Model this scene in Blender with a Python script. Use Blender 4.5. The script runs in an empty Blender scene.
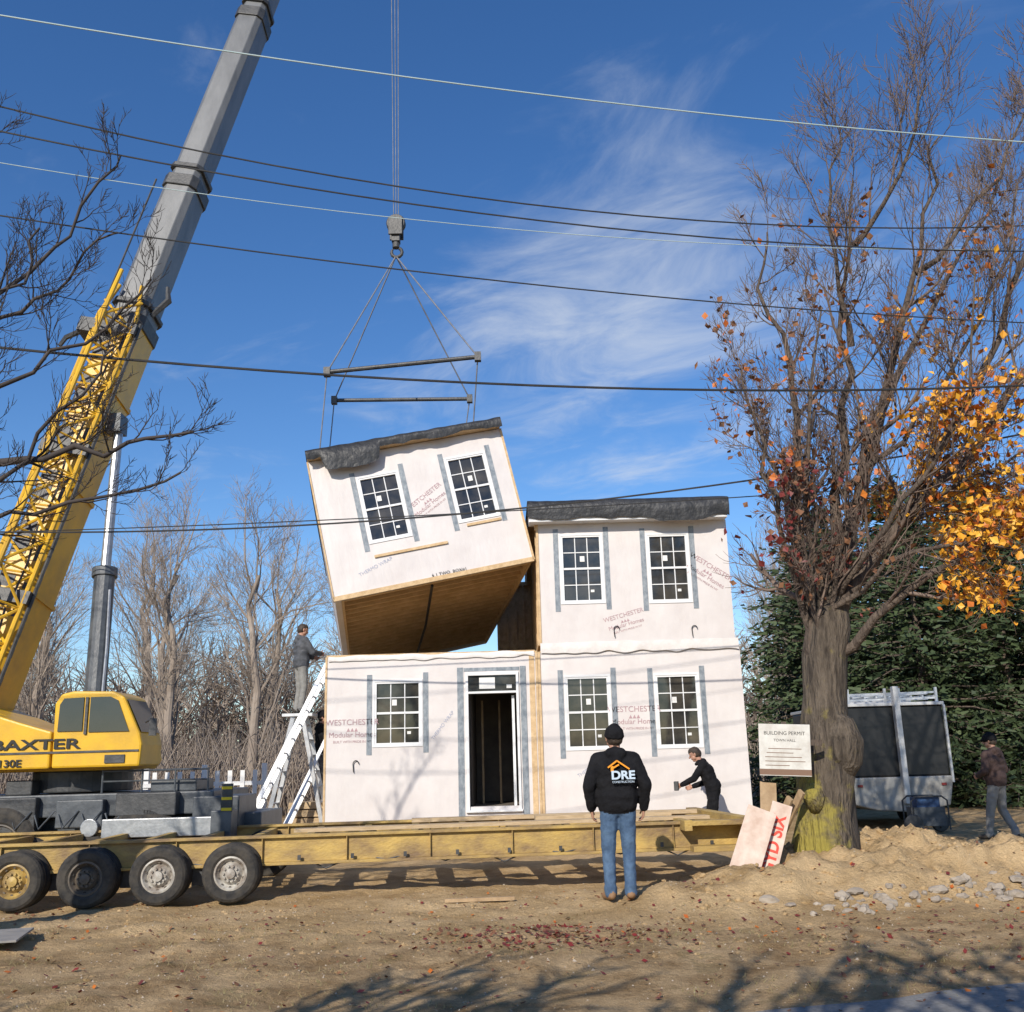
import bpy, math, random, bmesh
import numpy as np
from mathutils import Vector, Matrix, noise
sc=bpy.context.scene
COL=sc.collection
V=Vector
# ------------------------------------------------------------ materials
def mat(name,c1,c2=None,scale=4,rough=.8,bump=0,bs=None,metal=0,stretch=(1,1,1),ramp=(.35,.65),bstretch=None,bdist=.02,spec=.5,detail=6):
    m=bpy.data.materials.new(name); m.use_nodes=True
    nt=m.node_tree; n=nt.nodes; l=nt.links
    b=n['Principled BSDF']
    b.inputs['Base Color'].default_value=(*c1,1); b.inputs['Roughness'].default_value=rough
    b.inputs['Metallic'].default_value=metal; b.inputs['Specular IOR Level'].default_value=spec
    tc=n.new('ShaderNodeTexCoord')
    if c2:
        mp=n.new('ShaderNodeMapping'); mp.inputs['Scale'].default_value=stretch
        l.new(tc.outputs['Object'],mp.inputs['Vector'])
        nz=n.new('ShaderNodeTexNoise'); nz.inputs['Scale'].default_value=scale; nz.inputs['Detail'].default_value=detail
        nz.inputs['Roughness'].default_value=.62
        l.new(mp.outputs[0],nz.inputs['Vector'])
        cr=n.new('ShaderNodeValToRGB'); cr.color_ramp.elements[0].position=ramp[0]; cr.color_ramp.elements[1].position=ramp[1]
        cr.color_ramp.elements[0].color=(*c1,1); cr.color_ramp.elements[1].color=(*c2,1)
        l.new(nz.outputs['Fac'],cr.inputs[0]); l.new(cr.outputs[0],b.inputs['Base Color'])
    if bump:
        mp2=n.new('ShaderNodeMapping'); mp2.inputs['Scale'].default_value=bstretch or stretch
        l.new(tc.outputs['Object'],mp2.inputs['Vector'])
        nb=n.new('ShaderNodeTexNoise'); nb.inputs['Scale'].default_value=bs or scale*3; nb.inputs['Detail'].default_value=6
        l.new(mp2.outputs[0],nb.inputs['Vector'])
        bp=n.new('ShaderNodeBump'); bp.inputs['Strength'].default_value=bump; bp.inputs['Distance'].default_value=bdist
        l.new(nb.outputs['Fac'],bp.inputs['Height']); l.new(bp.outputs[0],b.inputs['Normal'])
    return m
M_wrap=mat('house_wrap',(.70,.66,.64),(.58,.53,.51),1.3,.5,.5,1.9,ramp=(.3,.8),bstretch=(1.2,1,.45),bdist=.05)
M_wrap2=mat('house_wrap_seam',(.62,.58,.55),(.72,.68,.65),6,.55,.4,9)
M_osb=mat('osb_lumber',(.5,.34,.18),(.66,.48,.28),9,.8,.3,30)
M_osbd=mat('osb_dirty',(.3,.2,.11),(.44,.31,.18),5,.85,.3,30,stretch=(1,4,1))
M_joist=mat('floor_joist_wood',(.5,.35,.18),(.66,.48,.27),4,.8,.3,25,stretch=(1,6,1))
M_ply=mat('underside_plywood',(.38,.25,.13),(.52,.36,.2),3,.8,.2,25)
M_felt=mat('roof_felt',(.015,.016,.018),(.035,.036,.04),3,.5,.6,6,bdist=.05)
M_vinyl=mat('white_vinyl',(.78,.78,.78),(.72,.72,.72),3,.35)
M_glass=mat('window_glass',(.018,.02,.022),(.085,.075,.06),1.8,.05,.15,1.2,spec=.7,bdist=.01,ramp=(.4,.7))  # brown streaks in the colour stand in for reflected trees
M_cabglass=mat('cab_glass',(.015,.018,.02),(.03,.03,.03),1.3,.05,spec=.8)
M_tape=mat('flashing_tape',(.15,.18,.21),(.30,.33,.36),14,.45,.3,20,stretch=(1,1,.6))
M_paper=mat('paper',(.78,.77,.74),(.7,.69,.66),8,.6)
M_ink=mat('wrap_print',(.38,.22,.25),(.46,.32,.33),14,.7)
M_inkb=mat('wrap_print_blue',(.3,.33,.45),(.4,.42,.5),14,.7)
M_black=mat('black_rubber_cable',(.015,.015,.015),(.03,.03,.03),8,.6)
M_int=mat('interior_wall',(.13,.11,.09),(.18,.15,.12),3,.9)  # kept dark so the room's shade sits in the colour
M_intd=mat('interior_dark',(.05,.04,.035),(.08,.065,.05),3,.9)  # deeper tone, interior shade put into the base colour
M_yel=mat('crane_yellow_paint',(.72,.42,.02),(.46,.27,.04),2.2,.38,.1,40,ramp=(.4,.8),detail=10)
M_boomg=mat('boom_grey_paint',(.10,.105,.11),(.18,.185,.19),2,.4,.1,20,stretch=(1,1,.25))
M_dk=mat('dark_machinery',(.03,.032,.035),(.07,.07,.07),5,.5,.3,20)
M_dk2=mat('carrier_grey_paint',(.045,.052,.062),(.10,.11,.12),4,.45,.2,20)
M_steel=mat('galvanised_steel',(.30,.31,.32),(.44,.45,.46),10,.4,.1,30,metal=.6)
M_alu=mat('aluminium_ladder',(.55,.56,.57),(.68,.69,.7),10,.4,metal=.5)
M_trl=mat('trailer_yellow_paint',(.50,.34,.10),(.20,.13,.07),1.8,.7,.5,20,stretch=(1,1,2),ramp=(.38,.66),detail=11)
M_tire=mat('tyre_rubber',(.016,.016,.017),(.06,.052,.042),7,.85,.3,40)
M_rimw=mat('rim_white',(.5,.48,.43),(.18,.14,.11),6,.5,.2,20)
M_rimy=mat('rim_yellow',(.5,.34,.1),(.18,.12,.06),6,.5,.2,20)
M_rimd=mat('rim_dark',(.06,.055,.05),(.14,.11,.08),6,.6)
M_wire=mat('wire_dark',(.02,.02,.022),(.04,.04,.04),3,.6)
M_wirel=mat('wire_light',(.38,.5,.5),(.45,.55,.55),3,.6)
M_strap=mat('sling_grey',(.12,.13,.16),(.2,.21,.24),5,.7)
M_bark=mat('tree_bark',(.06,.043,.033),(.17,.13,.10),5,.9,1,9,stretch=(3,3,.6),bdist=.06,ramp=(.35,.7))
def mossy():
    m=mat('trunk_bark',(.05,.038,.028),(.17,.135,.10),4,.95,1,8,stretch=(3,3,.5),bdist=.1,ramp=(.35,.72)); nt=m.node_tree; n=nt.nodes; l=nt.links; b=n['Principled BSDF']
    src=b.inputs['Base Color'].links[0].from_socket
    tc=n.new('ShaderNodeTexCoord'); s=n.new('ShaderNodeSeparateXYZ'); l.new(tc.outputs['Object'],s.inputs[0])
    nz=n.new('ShaderNodeTexNoise'); nz.inputs['Scale'].default_value=3.5; nz.inputs['Detail'].default_value=9; nz.inputs['Roughness'].default_value=.7; l.new(tc.outputs['Object'],nz.inputs['Vector'])
    def mm(op,a,b_):
        k=n.new('ShaderNodeMath'); k.operation=op
        for i,x in enumerate((a,b_)):
            if isinstance(x,(int,float)): k.inputs[i].default_value=x
            else: l.new(x,k.inputs[i])
        return k.outputs[0]
    h=n.new('ShaderNodeMapRange'); h.inputs[1].default_value=2.2; h.inputs[2].default_value=.2; h.inputs[3].default_value=.1; l.new(s.outputs[2],h.inputs[0])
    xx=n.new('ShaderNodeMapRange'); xx.inputs[1].default_value=4.15; xx.inputs[2].default_value=3.6; xx.inputs[3].default_value=.05; l.new(s.outputs[0],xx.inputs[0])
    f=mm('ADD',nz.outputs['Fac'],mm('MULTIPLY',mm('MULTIPLY',h.outputs[0],xx.outputs[0]),.36))
    r=n.new('ShaderNodeMapRange'); r.inputs[1].default_value=.6; r.inputs[2].default_value=.78; r.inputs[4].default_value=.85; l.new(f,r.inputs[0])
    k=n.new('ShaderNodeMixRGB'); l.new(r.outputs[0],k.inputs[0]); l.new(src,k.inputs[1]); k.inputs[2].default_value=(.34,.28,.05,1); l.new(k.outputs[0],b.inputs['Base Color'])
    return m
M_barkm=mossy()
M_twig=mat('twig_bark',(.10,.07,.055),(.22,.16,.125),3,.85)
M_twigd=mat('dark_twig_bark',(.03,.024,.022),(.07,.055,.048),3,.85)
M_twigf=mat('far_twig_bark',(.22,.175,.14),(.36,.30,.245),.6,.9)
M_ly=mat('leaf_yellow',(.78,.42,.03),(.62,.24,.02),3,.55)
M_lo=mat('leaf_orange',(.58,.18,.02),(.4,.09,.015),3,.55)
M_lr=mat('leaf_red',(.22,.022,.02),(.12,.025,.02),3,.55)
M_lb=mat('leaf_brown',(.24,.11,.045),(.15,.065,.035),3,.7)
M_ever=mat('conifer_needles',(.02,.038,.014),(.07,.10,.035),1.2,.7)
M_stone=mat('field_stone',(.24,.2,.16),(.40,.34,.27),2.5,.9,.5,20)
M_denim=mat('denim',(.035,.07,.135),(.08,.14,.23),9,.85,.6,18)
M_hood=mat('black_hoodie',(.007,.007,.009),(.014,.014,.016),8,.95,.9,8,bdist=.05,spec=.2)
M_skin=mat('skin',(.48,.27,.19),(.42,.22,.15),12,.5)
M_boot=mat('tan_boot',(.3,.17,.08),(.22,.12,.06),12,.7,.3,30)
M_bootd=mat('dark_boot',(.03,.025,.02),(.05,.04,.03),12,.7)
M_hair=mat('dark_hair',(.03,.02,.015),(.06,.04,.025),30,.6,.6,60)
M_greyp=mat('grey_trousers',(.2,.195,.185),(.27,.265,.25),8,.85,.5,20)
M_brown=mat('brown_hoodie',(.05,.03,.026),(.075,.045,.04),8,.9,.6,14)
M_navy=mat('grey_jacket',(.06,.065,.075),(.1,.105,.12),8,.85,.6,14)
M_eye=mat('eye_white',(.7,.7,.68),rough=.3); M_lip=mat('lips',(.35,.14,.11),rough=.5)
M_orange=mat('print_orange',(.8,.3,.02)); M_blue=mat('print_light',(.5,.6,.7)); M_white=mat('white_print',(.8,.8,.8))
M_red=mat('spray_orange_red',(.65,.05,.03),(.5,.07,.04),20,.7); M_pink=mat('weathered_board',(.5,.36,.28),(.66,.54,.45),5,.8,.2,20)
M_ink2=mat('black_ink',(.03,.03,.03)); M_bluep=mat('blue_tarp',(.03,.08,.2),(.02,.04,.09),6,.5,.6,10)
M_lumber=mat('sawn_lumber',(.42,.3,.17),(.56,.42,.26),6,.8,.2,30,stretch=(1,6,6))
M_grey=mat('grey_board',(.22,.21,.2),(.32,.3,.27),4,.8,.2,20)
# ------------------------------------------------------------ mesh builder
class MB:
    def __init__(s): s.v=[];s.f=[];s.m=[]
    def add(s,vs,fs,m=0,M=None):
        o=len(s.v)
        s.v+= [tuple(M@V(p)) for p in vs] if M is not None else [tuple(p) for p in vs]
        for f in fs: s.f.append(tuple(i+o for i in f)); s.m.append(m)
    def box(s,x0,x1,y0,y1,z0,z1,m=0,M=None):
        s.add([(x0,y0,z0),(x1,y0,z0),(x1,y1,z0),(x0,y1,z0),(x0,y0,z1),(x1,y0,z1),(x1,y1,z1),(x0,y1,z1)],
              [(0,3,2,1),(4,5,6,7),(0,1,5,4),(1,2,6,5),(2,3,7,6),(3,0,4,7)],m,M)
    def prism(s,prof,y0,y1,m=0,M=None):
        n=len(prof)
        vs=[(x,y0,z) for x,z in prof]+[(x,y1,z) for x,z in prof]
        fs=[tuple(range(n)),tuple(range(2*n-1,n-1,-1))]+[(i,i+n,(i+1)%n+n,(i+1)%n) for i in range(n)]
        s.add(vs,fs,m,M)
    def tube(s,pts,rs,n=6,m=0,cap=True,jit=0):
        pts=[V(p) for p in pts]
        o=len(s.v); a=None
        for i,p in enumerate(pts):
            t=(pts[min(i+1,len(pts)-1)]-pts[max(i-1,0)])
            if t.length<1e-9: t=V((0,0,1))
            t.normalize()
            if a is None:
                a=t.orthogonal().normalized()
            else:
                a=(a-t*a.dot(t))
                a=a.normalized() if a.length>1e-6 else t.orthogonal().normalized()
            b=t.cross(a)
            for k in range(n):
                an=2*math.pi*k/n; r=rs[i]
                if jit:
                    q=p+ (a*math.cos(an)+b*math.sin(an))*r
                    r*=1+jit*noise.noise(V((q.x*2.2,q.y*2.2,q.z*1.1)))+.6*jit*noise.noise(V((q.x*7,q.y*7,q.z*2)))
                s.v.append(tuple(p+(a*math.cos(an)+b*math.sin(an))*r))
        for i in range(len(pts)-1):
            for k in range(n):
                k2=(k+1)%n
                s.f.append((o+i*n+k,o+i*n+k2,o+(i+1)*n+k2,o+(i+1)*n+k)); s.m.append(m)
        if cap and n>3:
            s.f.append(tuple(o+k for k in range(n-1,-1,-1))); s.m.append(m)
            e=o+(len(pts)-1)*n
            s.f.append(tuple(e+k for k in range(n))); s.m.append(m)
    def cyl(s,p0,p1,r0,r1=None,n=16,m=0): s.tube([p0,p1],[r0,r1 if r1 is not None else r0],n,m)
    def beam(s,p0,p1,w,h,m=0,up=V((0,0,1))):
        p0=V(p0);p1=V(p1);d=(p1-p0); L=d.length; d.normalize()
        sx=d.cross(up)
        if sx.length<1e-4: sx=d.cross(V((0,1,0)))
        sx.normalize(); uz=sx.cross(d)
        Mx=Matrix((( sx.x,d.x,uz.x,p0.x),(sx.y,d.y,uz.y,p0.y),(sx.z,d.z,uz.z,p0.z),(0,0,0,1)))
        s.box(-w/2,w/2,0,L,-h/2,h/2,m,Mx)
    def revolve(s,prof,c,n=28,m=0,axis='y'):
        o=len(s.v); c=V(c)
        for r,a in prof:
            for k in range(n):
                an=2*math.pi*k/n
                if axis=='y': s.v.append(tuple(c+V((r*math.cos(an),a,r*math.sin(an)))))
                else: s.v.append(tuple(c+V((r*math.cos(an),r*math.sin(an),a))))
        for i in range(len(prof)-1):
            for k in range(n):
                k2=(k+1)%n
                s.f.append((o+i*n+k,o+i*n+k2,o+(i+1)*n+k2,o+(i+1)*n+k)); s.m.append(m)
    def build(s,name,mats,parent=None,smooth=False,bevel=0):
        me=bpy.data.meshes.new(name); me.from_pydata(s.v,[],s.f)
        if not isinstance(mats,(list,tuple)): mats=[mats]
        for m in mats: me.materials.append(m)
        me.polygons.foreach_set('material_index',s.m)
        if smooth: me.polygons.foreach_set('use_smooth',[True]*len(s.f))
        me.update()
        ob=bpy.data.objects.new(name,me); COL.objects.link(ob)
        if parent: ob.parent=parent
        if bevel:
            b=ob.modifiers.new('b','BEVEL'); b.width=bevel; b.segments=2; b.limit_method='ANGLE'
        return ob
def empty(name,loc=(0,0,0),rot=(0,0,0)):
    e=bpy.data.objects.new(name,None); COL.objects.link(e); e.location=loc; e.rotation_euler=rot; return e
def text(body,loc,size,m,parent=None,rot=(math.pi/2,0,0),name='lettering',align='LEFT',ex=.002,bold=0,sx=1):
    c=bpy.data.curves.new(name,'FONT'); c.body=body; c.size=size; c.extrude=ex; c.align_x=align; c.offset=bold
    o=bpy.data.objects.new(name,c); COL.objects.link(o); o.location=loc; o.rotation_euler=rot; o.scale=(sx,1,1)
    c.materials.append(m)
    if parent: o.parent=parent
    return o
# ------------------------------------------------------------ camera
cam=bpy.data.cameras.new('camera'); co=bpy.data.objects.new('camera',cam); COL.objects.link(co)
cam.sensor_fit='HORIZONTAL'; cam.sensor_width=36; cam.lens=1000/1024*36; cam.clip_end=3000
co.matrix_world=Matrix.Translation((0,0,1.6))@Matrix.Rotation(math.radians(90+14.25),4,'X')@Matrix.Rotation(-.028,4,'Z')
sc.camera=co
# ------------------------------------------------------------ sun + sky
EL=math.radians(31); AZ=math.radians(-20)
sd=V((math.sin(AZ)*math.cos(EL),-math.cos(AZ)*math.cos(EL),math.sin(EL)))
sl=bpy.data.lights.new('sun','SUN'); sl.energy=4.8; sl.angle=math.radians(.45); sl.color=(1,.925,.81)
so=bpy.data.objects.new('sun',sl); COL.objects.link(so); so.rotation_euler=(-sd).to_track_quat('-Z','Y').to_euler(); so.location=(0,-5,30)
w=bpy.data.worlds.new('World'); sc.world=w; w.use_nodes=True
nt=w.node_tree; n=nt.nodes; l=nt.links
bg=n['Background']; bg.inputs['Strength'].default_value=.11
sk=n.new('ShaderNodeTexSky'); sk.sky_type='NISHITA'; sk.sun_disc=False; sk.sun_elevation=EL; sk.sun_rotation=math.pi-AZ
sk.air_density=1.0; sk.dust_density=.2; sk.ozone_density=3.5
hs=n.new('ShaderNodeHueSaturation'); hs.inputs['Saturation'].default_value=1.22; hs.inputs['Value'].default_value=1.3; hs.inputs['Hue'].default_value=.507
l.new(sk.outputs[0],hs.inputs['Color'])
tc=n.new('ShaderNodeTexCoord'); sp=n.new('ShaderNodeSeparateXYZ'); l.new(tc.outputs['Generated'],sp.inputs[0])
def mth(op,a,b=None,c=None):
    k=n.new('ShaderNodeMath'); k.operation=op
    for i,x in enumerate((a,b,c)):
        if x is None: continue
        if isinstance(x,(int,float)): k.inputs[i].default_value=x
        else: l.new(x,k.inputs[i])
    return k.outputs[0]
zc=mth('MAXIMUM',sp.outputs[2],.04)
px=mth('DIVIDE',sp.outputs[0],zc); py=mth('DIVIDE',sp.outputs[1],zc)
ca,sa=.68,-.73
u=mth('ADD',mth('MULTIPLY',px,ca),mth('MULTIPLY',py,sa)); vv=mth('SUBTRACT',mth('MULTIPLY',py,ca),mth('MULTIPLY',px,sa))
cb=n.new('ShaderNodeCombineXYZ'); l.new(mth('MULTIPLY',u,.95),cb.inputs[0]); l.new(mth('MULTIPLY',vv,1.5),cb.inputs[1])
n1=n.new('ShaderNodeTexNoise'); n1.inputs['Scale'].default_value=2.1; n1.inputs['Detail'].default_value=12; n1.inputs['Roughness'].default_value=.62; n1.inputs['Distortion'].default_value=.6
l.new(cb.outputs[0],n1.inputs['Vector'])
def gauss(cx,cy,ru,rv,amp):
    cu=cx*ca+cy*sa; cv=cy*ca-cx*sa
    a=mth('POWER',mth('ABSOLUTE',mth('DIVIDE',mth('SUBTRACT',u,cu),ru)),2.0); b=mth('POWER',mth('ABSOLUTE',mth('DIVIDE',mth('SUBTRACT',vv,cv),rv)),2.0)
    return mth('MULTIPLY',mth('EXPONENT',mth('MULTIPLY',mth('ADD',a,b),-1.0)),amp)
g=mth('ADD',gauss(.16,1.8,.5,.28,.24),gauss(.25,2.3,.85,.38,.36))
g=mth('ADD',g,gauss(.65,3.2,1.1,.5,.26)); g=mth('ADD',g,gauss(-.9,3.3,.9,.3,.08))
dens=mth('ADD',n1.outputs['Fac'],g)
mr=n.new('ShaderNodeMapRange'); mr.interpolation_type='SMOOTHSTEP'; mr.inputs[1].default_value=.58; mr.inputs[2].default_value=1.16; mr.inputs[3].default_value=0; mr.inputs[4].default_value=.75
l.new(dens,mr.inputs[0])
mx=n.new('ShaderNodeMixRGB'); l.new(mr.outputs[0],mx.inputs[0]); l.new(hs.outputs[0],mx.inputs[1]); mx.inputs[2].default_value=(6.3,6.8,7.5,1)
l.new(mx.outputs[0],bg.inputs['Color'])
sc.view_settings.view_transform='Standard'; sc.view_settings.look='None'; sc.view_settings.exposure=0
# ------------------------------------------------------------ ground
def ss(a,b,x):
    t=max(0,min(1,(x-a)/(b-a))); return t*t*(3-2*t)
def gz(x,y):
    if y>60 or y<5 or abs(x)>40: return 0
    k=ss(7.7,9.2,y-.33*(x-2))*(1-ss(28,40,y))
    h=.06*noise.noise(V((x*.6,y*.6,0)))+.045*noise.noise(V((x*2.1,y*2.1,3)))+.028*noise.noise(V((x*6,y*6,5)))
    for yc in (10.6,12.1,11.3): 
        d=y-yc-.12*x+.15*math.sin(x*.7); h-=.04*math.exp(-(d/.13)**2)*(1+.5*math.sin(x*22))
    def bump(cx,cy,rx,ry,H):
        q=((x-cx)/rx)**2+((y-cy)/ry)**2
        return H*math.exp(-q)*(1+.4*noise.noise(V((x*2.3,y*2.3,9)))+.26*noise.noise(V((x*7,y*7,2)))+.12*noise.noise(V((x*15,y*15,2)))) if q<9 else 0
    p=bump(4.7,13.6,1.0,.85,.50)+bump(6.0,13.2,1.1,.9,.2)+bump(3.1,12.5,1.1,.7,.28)+bump(5.3,12.4,1.8,.7,.30)+bump(3.2,13.7,.7,.7,.3)+bump(7.2,12.6,1.3,.7,.16)
    p+=bump(2.2,11.6,1.4,.7,.22)+bump(.2,10.1,.9,.4,.07)+bump(4.2,11.7,1.3,.5,.18)
    return max(-.03,h*k)+p
def axis(a,b,st,far):
    c=[a+i*st for i in range(int((b-a)/st)+1)]
    lo=[];d=st;x=a
    while x>-far: d*=1.35; x-=d; lo.append(x)
    hi=[];d=st;x=c[-1]
    while x<far: d*=1.35; x+=d; hi.append(x)
    return lo[::-1]+c+hi
xs=axis(-9,11,.075,900); ys=axis(6.4,16,.075,900)
mb=MB()
for y in ys:
    for x in xs: mb.v.append((x,y,gz(x,y)))
nx=len(xs)
for j in range(len(ys)-1):
    for i in range(nx-1):
        mb.f.append((j*nx+i,j*nx+i+1,(j+1)*nx+i+1,(j+1)*nx+i)); mb.m.append(0)
gm=bpy.data.materials.new('sandy_dirt'); gm.use_nodes=True
nt=gm.node_tree; n=nt.nodes; l=nt.links; b=n['Principled BSDF']; b.inputs['Roughness'].default_value=.95; b.inputs['Specular IOR Level'].default_value=.1
tc=n.new('ShaderNodeTexCoord')
def nz(s,d=8,r=.6):
    k=n.new('ShaderNodeTexNoise'); k.inputs['Scale'].default_value=s; k.inputs['Detail'].default_value=d; k.inputs['Roughness'].default_value=r
    l.new(tc.outputs['Object'],k.inputs['Vector']); return k.outputs['Fac']
def rmp(f,a,b_,c1,c2):
    k=n.new('ShaderNodeValToRGB'); k.color_ramp.elements[0].position=a; k.color_ramp.elements[1].position=b_
    k.color_ramp.elements[0].color=(*c1,1); k.color_ramp.elements[1].color=(*c2,1); l.new(f,k.inputs[0]); return k.outputs[0]
def mixc(f,a,b_,t='MIX'):
    k=n.new('ShaderNodeMixRGB'); k.blend_type=t
    if isinstance(f,(int,float)): k.inputs[0].default_value=f
    else: l.new(f,k.inputs[0])
    l.new(a,k.inputs[1]); l.new(b_,k.inputs[2]); return k.outputs[0]
sand=rmp(nz(1.1,10,.68),.33,.60,(.40,.265,.125),(.66,.48,.27))
fine=rmp(nz(38,5,.75),.3,.7,(.6,.57,.53),(1.12,1.1,1.07))
sand=mixc(.7,sand,fine,'MULTIPLY')
soil=rmp(nz(1.6,12,.72),.36,.62,(.29,.19,.095),(.62,.45,.26))
soil=mixc(.75,soil,fine,'MULTIPLY')
sep=n.new('ShaderNodeSeparateXYZ'); l.new(tc.outputs['Object'],sep.inputs[0])
def m2(op,a,b_):
    k=n.new('ShaderNodeMath'); k.operation=op
    for i,x in enumerate((a,b_)):
        if isinstance(x,(int,float)): k.inputs[i].default_value=x
        else: l.new(x,k.inputs[i])
    return k.outputs[0]
f1=n.new('ShaderNodeMapRange'); f1.inputs[1].default_value=11.4; f1.inputs[2].default_value=9.2
l.new(m2('SUBTRACT',m2('ADD',sep.outputs[1],m2('MULTIPLY',nz(.8),4.0)),2.0),f1.inputs[0])
far=n.new('ShaderNodeMapRange'); far.inputs[1].default_value=22; far.inputs[2].default_value=32; l.new(sep.outputs[1],far.inputs[0])
fac=m2('MAXIMUM',f1.outputs[0],far.outputs[0])
c=mixc(fac,sand,soil)
grass=rmp(nz(9),.4,.7,(.17,.13,.06),(.3,.235,.11))
gf=m2('MULTIPLY',fac,m2('GREATER_THAN',nz(1.7),.6))
c=mixc(m2('MULTIPLY',gf,.4),c,grass)
l.new(c,b.inputs['Base Color'])
bp=n.new('ShaderNodeBump'); bp.inputs['Strength'].default_value=1; bp.inputs['Distance'].default_value=.045
l.new(m2('ADD',nz(14,8,.7),m2('MULTIPLY',nz(60,4,.7),.4)),bp.inputs['Height']); l.new(bp.outputs[0],b.inputs['Normal'])
mb.build('ground',gm,smooth=True)
M_asph=mat('asphalt',(.17,.165,.155),(.25,.24,.225),30,.9,.6,120,bdist=.008)
mb=MB(); c0=V((1.88,7.05,0)); d=V((1.55,.5,0)).normalized(); nrm=V((d.y,-d.x,0))
N=160; rv=[]
for i in range(N+1):
    s_=-25+i*.32 if 0<i<N else (-400 if i==0 else 400)
    e=c0+d*s_+nrm*(.07*noise.noise(V((s_*1.5,0,0)))+.04*noise.noise(V((s_*6,0,0))))
    f=c0+d*s_+nrm*7.5
    rv+= [(e.x,e.y,.012),(f.x,f.y,.05)]
mb.v=rv; mb.f=[(2*i,2*i+1,2*i+3,2*i+2) for i in range(N)]; mb.m=[0]*N
mb.build('asphalt_road',M_asph)
# ------------------------------------------------------------ wall / window helpers
def wall(mb,x0,x1,z0,z1,holes,y0,y1,m=0,M=None):
    X=sorted(set([x0,x1]+[h[0] for h in holes]+[h[1] for h in holes])); Z=sorted(set([z0,z1]+[h[2] for h in holes]+[h[3] for h in holes]))
    for i in range(len(X)-1):
        for j in range(len(Z)-1):
            cx=(X[i]+X[i+1])/2; cz=(Z[j]+Z[j+1])/2
            if any(h[0]<cx<h[1] and h[2]<cz<h[3] for h in holes): continue
            a,b_,c_,d_=X[i],X[i+1],Z[j],Z[j+1]
            mb.add([(a,y0,c_),(b_,y0,c_),(b_,y0,d_),(a,y0,d_)],[(0,1,2,3)],m,M)
            mb.add([(a,y1,c_),(b_,y1,c_),(b_,y1,d_),(a,y1,d_)],[(3,2,1,0)],m,M)
    for h in holes+[(x0,x1,z0,z1)]:
        a,b_,c_,d_=h[:4]
        mb.add([(a,y0,c_),(b_,y0,c_),(b_,y0,d_),(a,y0,d_),(a,y1,c_),(b_,y1,c_),(b_,y1,d_),(a,y1,d_)],[(0,1,5,4),(1,2,6,5),(2,3,7,6),(3,0,4,7)],m,M)
def window(x0,x1,z0,z1,y,parent,M=None,st=0):
    F=MB(); fw=.045
    for (a,b_,c_,d_) in ((x0,x0+fw,z0,z1),(x1-fw,x1,z0,z1),(x0+fw,x1-fw,z0,z0+fw),(x0+fw,x1-fw,z1-fw,z1)):
        F.box(a,b_,y-.035,y+.05,c_,d_,0,M)
    F.box(x0-.03,x1+.03,y-.045,y-.036,z0-.03,z0+.012,0,M)
    F.box(x0-.03,x1+.03,y-.045,y-.036,z1-.012,z1+.03,0,M)
    F.box(x0-.03,x0+.012,y-.0445,y-.0365,z0+.012,z1-.012,0,M); F.box(x1-.012,x1+.03,y-.0445,y-.0365,z0+.012,z1-.012,0,M)
    mid=(z0+z1)/2
    F.box(x0+fw,x1-fw,y-.02,y+.03,mid-.02,mid+.02,0,M)
    iw=(x1-x0-2*fw)
    for k in (1,2):
        xx=x0+fw+iw*k/3; F.box(xx-.009,xx+.009,y-.008,y+.012,z0+fw,mid-.02,0,M); F.box(xx-.009,xx+.009,y-.008,y+.012,mid+.02,z1-fw,0,M)
    for zz in ((z0+fw+mid-.02)/2,(z1-fw+mid+.02)/2):
        F.box(x0+fw,x1-fw,y-.0085,y+.0115,zz-.009,zz+.009,0,M)
    F.build('window_frame',M_vinyl,parent)
    G=MB(); G.add([(x0+fw,y+.015,z0+fw),(x1-fw,y+.015,z0+fw),(x1-fw,y+.006,z1-fw),(x0+fw,y+.006,z1-fw)],[(0,1,2,3)],0,M); G.build('window_glass',M_glass,parent)
    S=MB()
    sx=x0+iw*(.42+.1*st); S.box(sx,sx+.09,y-.004,y+.001,mid+.14,mid+.25,0,M)
    S.box(x0+iw*.78,x0+iw*.78+.07,y-.003,y+.002,z0+.2,z0+.25,0,M); S.build('window_sticker',M_paper,parent)
def tapes(T,x0,x1,z0,z1,y,M=None):
    T.box(x0-.14,x0-.04,y-.006,y-.001,z0-.17,z1+.13,0,M); T.box(x1+.04,x1+.14,y-.006,y-.001,z0-.15,z1+.15,0,M)
# ------------------------------------------------------------ modular house
H=empty('modular_house',(0,19.3,0))
wins_L=[(-2.72,-1.83,1.93,3.12)]; door=(-.95,.0,.78,3.2)
wins_R=[(.92,1.75,1.77,3.11),(2.63,3.44,1.76,3.1)]; wins_U=[(.93,1.74,4.53,5.87),(2.64,3.43,4.5,5.84)]
mb=MB(); wall(mb,-3.64,.36,.47,3.6,wins_L+[door],0,.16); mb.box(-3.64,-3.5,.161,9,.47,3.6); mb.box(-3.5,.36,8.85,9,.47,3.6); mb.build('lower_section_wall',M_wrap,H)
mb=MB(); wall(mb,.46,4.29,.5,3.58,wins_R,0,.16); mb.box(4.15,4.29,.161,9,.5,3.58); mb.box(.46,4.15,8.85,9,.5,3.58); mb.build('lower_section_wall',M_wrap,H)
mb=MB(); wall(mb,.5,4.22,3.72,6.1,wins_U,0,.16); mb.box(4.08,4.22,.161,9,3.72,6.3); mb.box(.5,4.08,8.85,9,3.72,6.3); mb.build('upper_section_wall',M_wrap,H)
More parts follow.
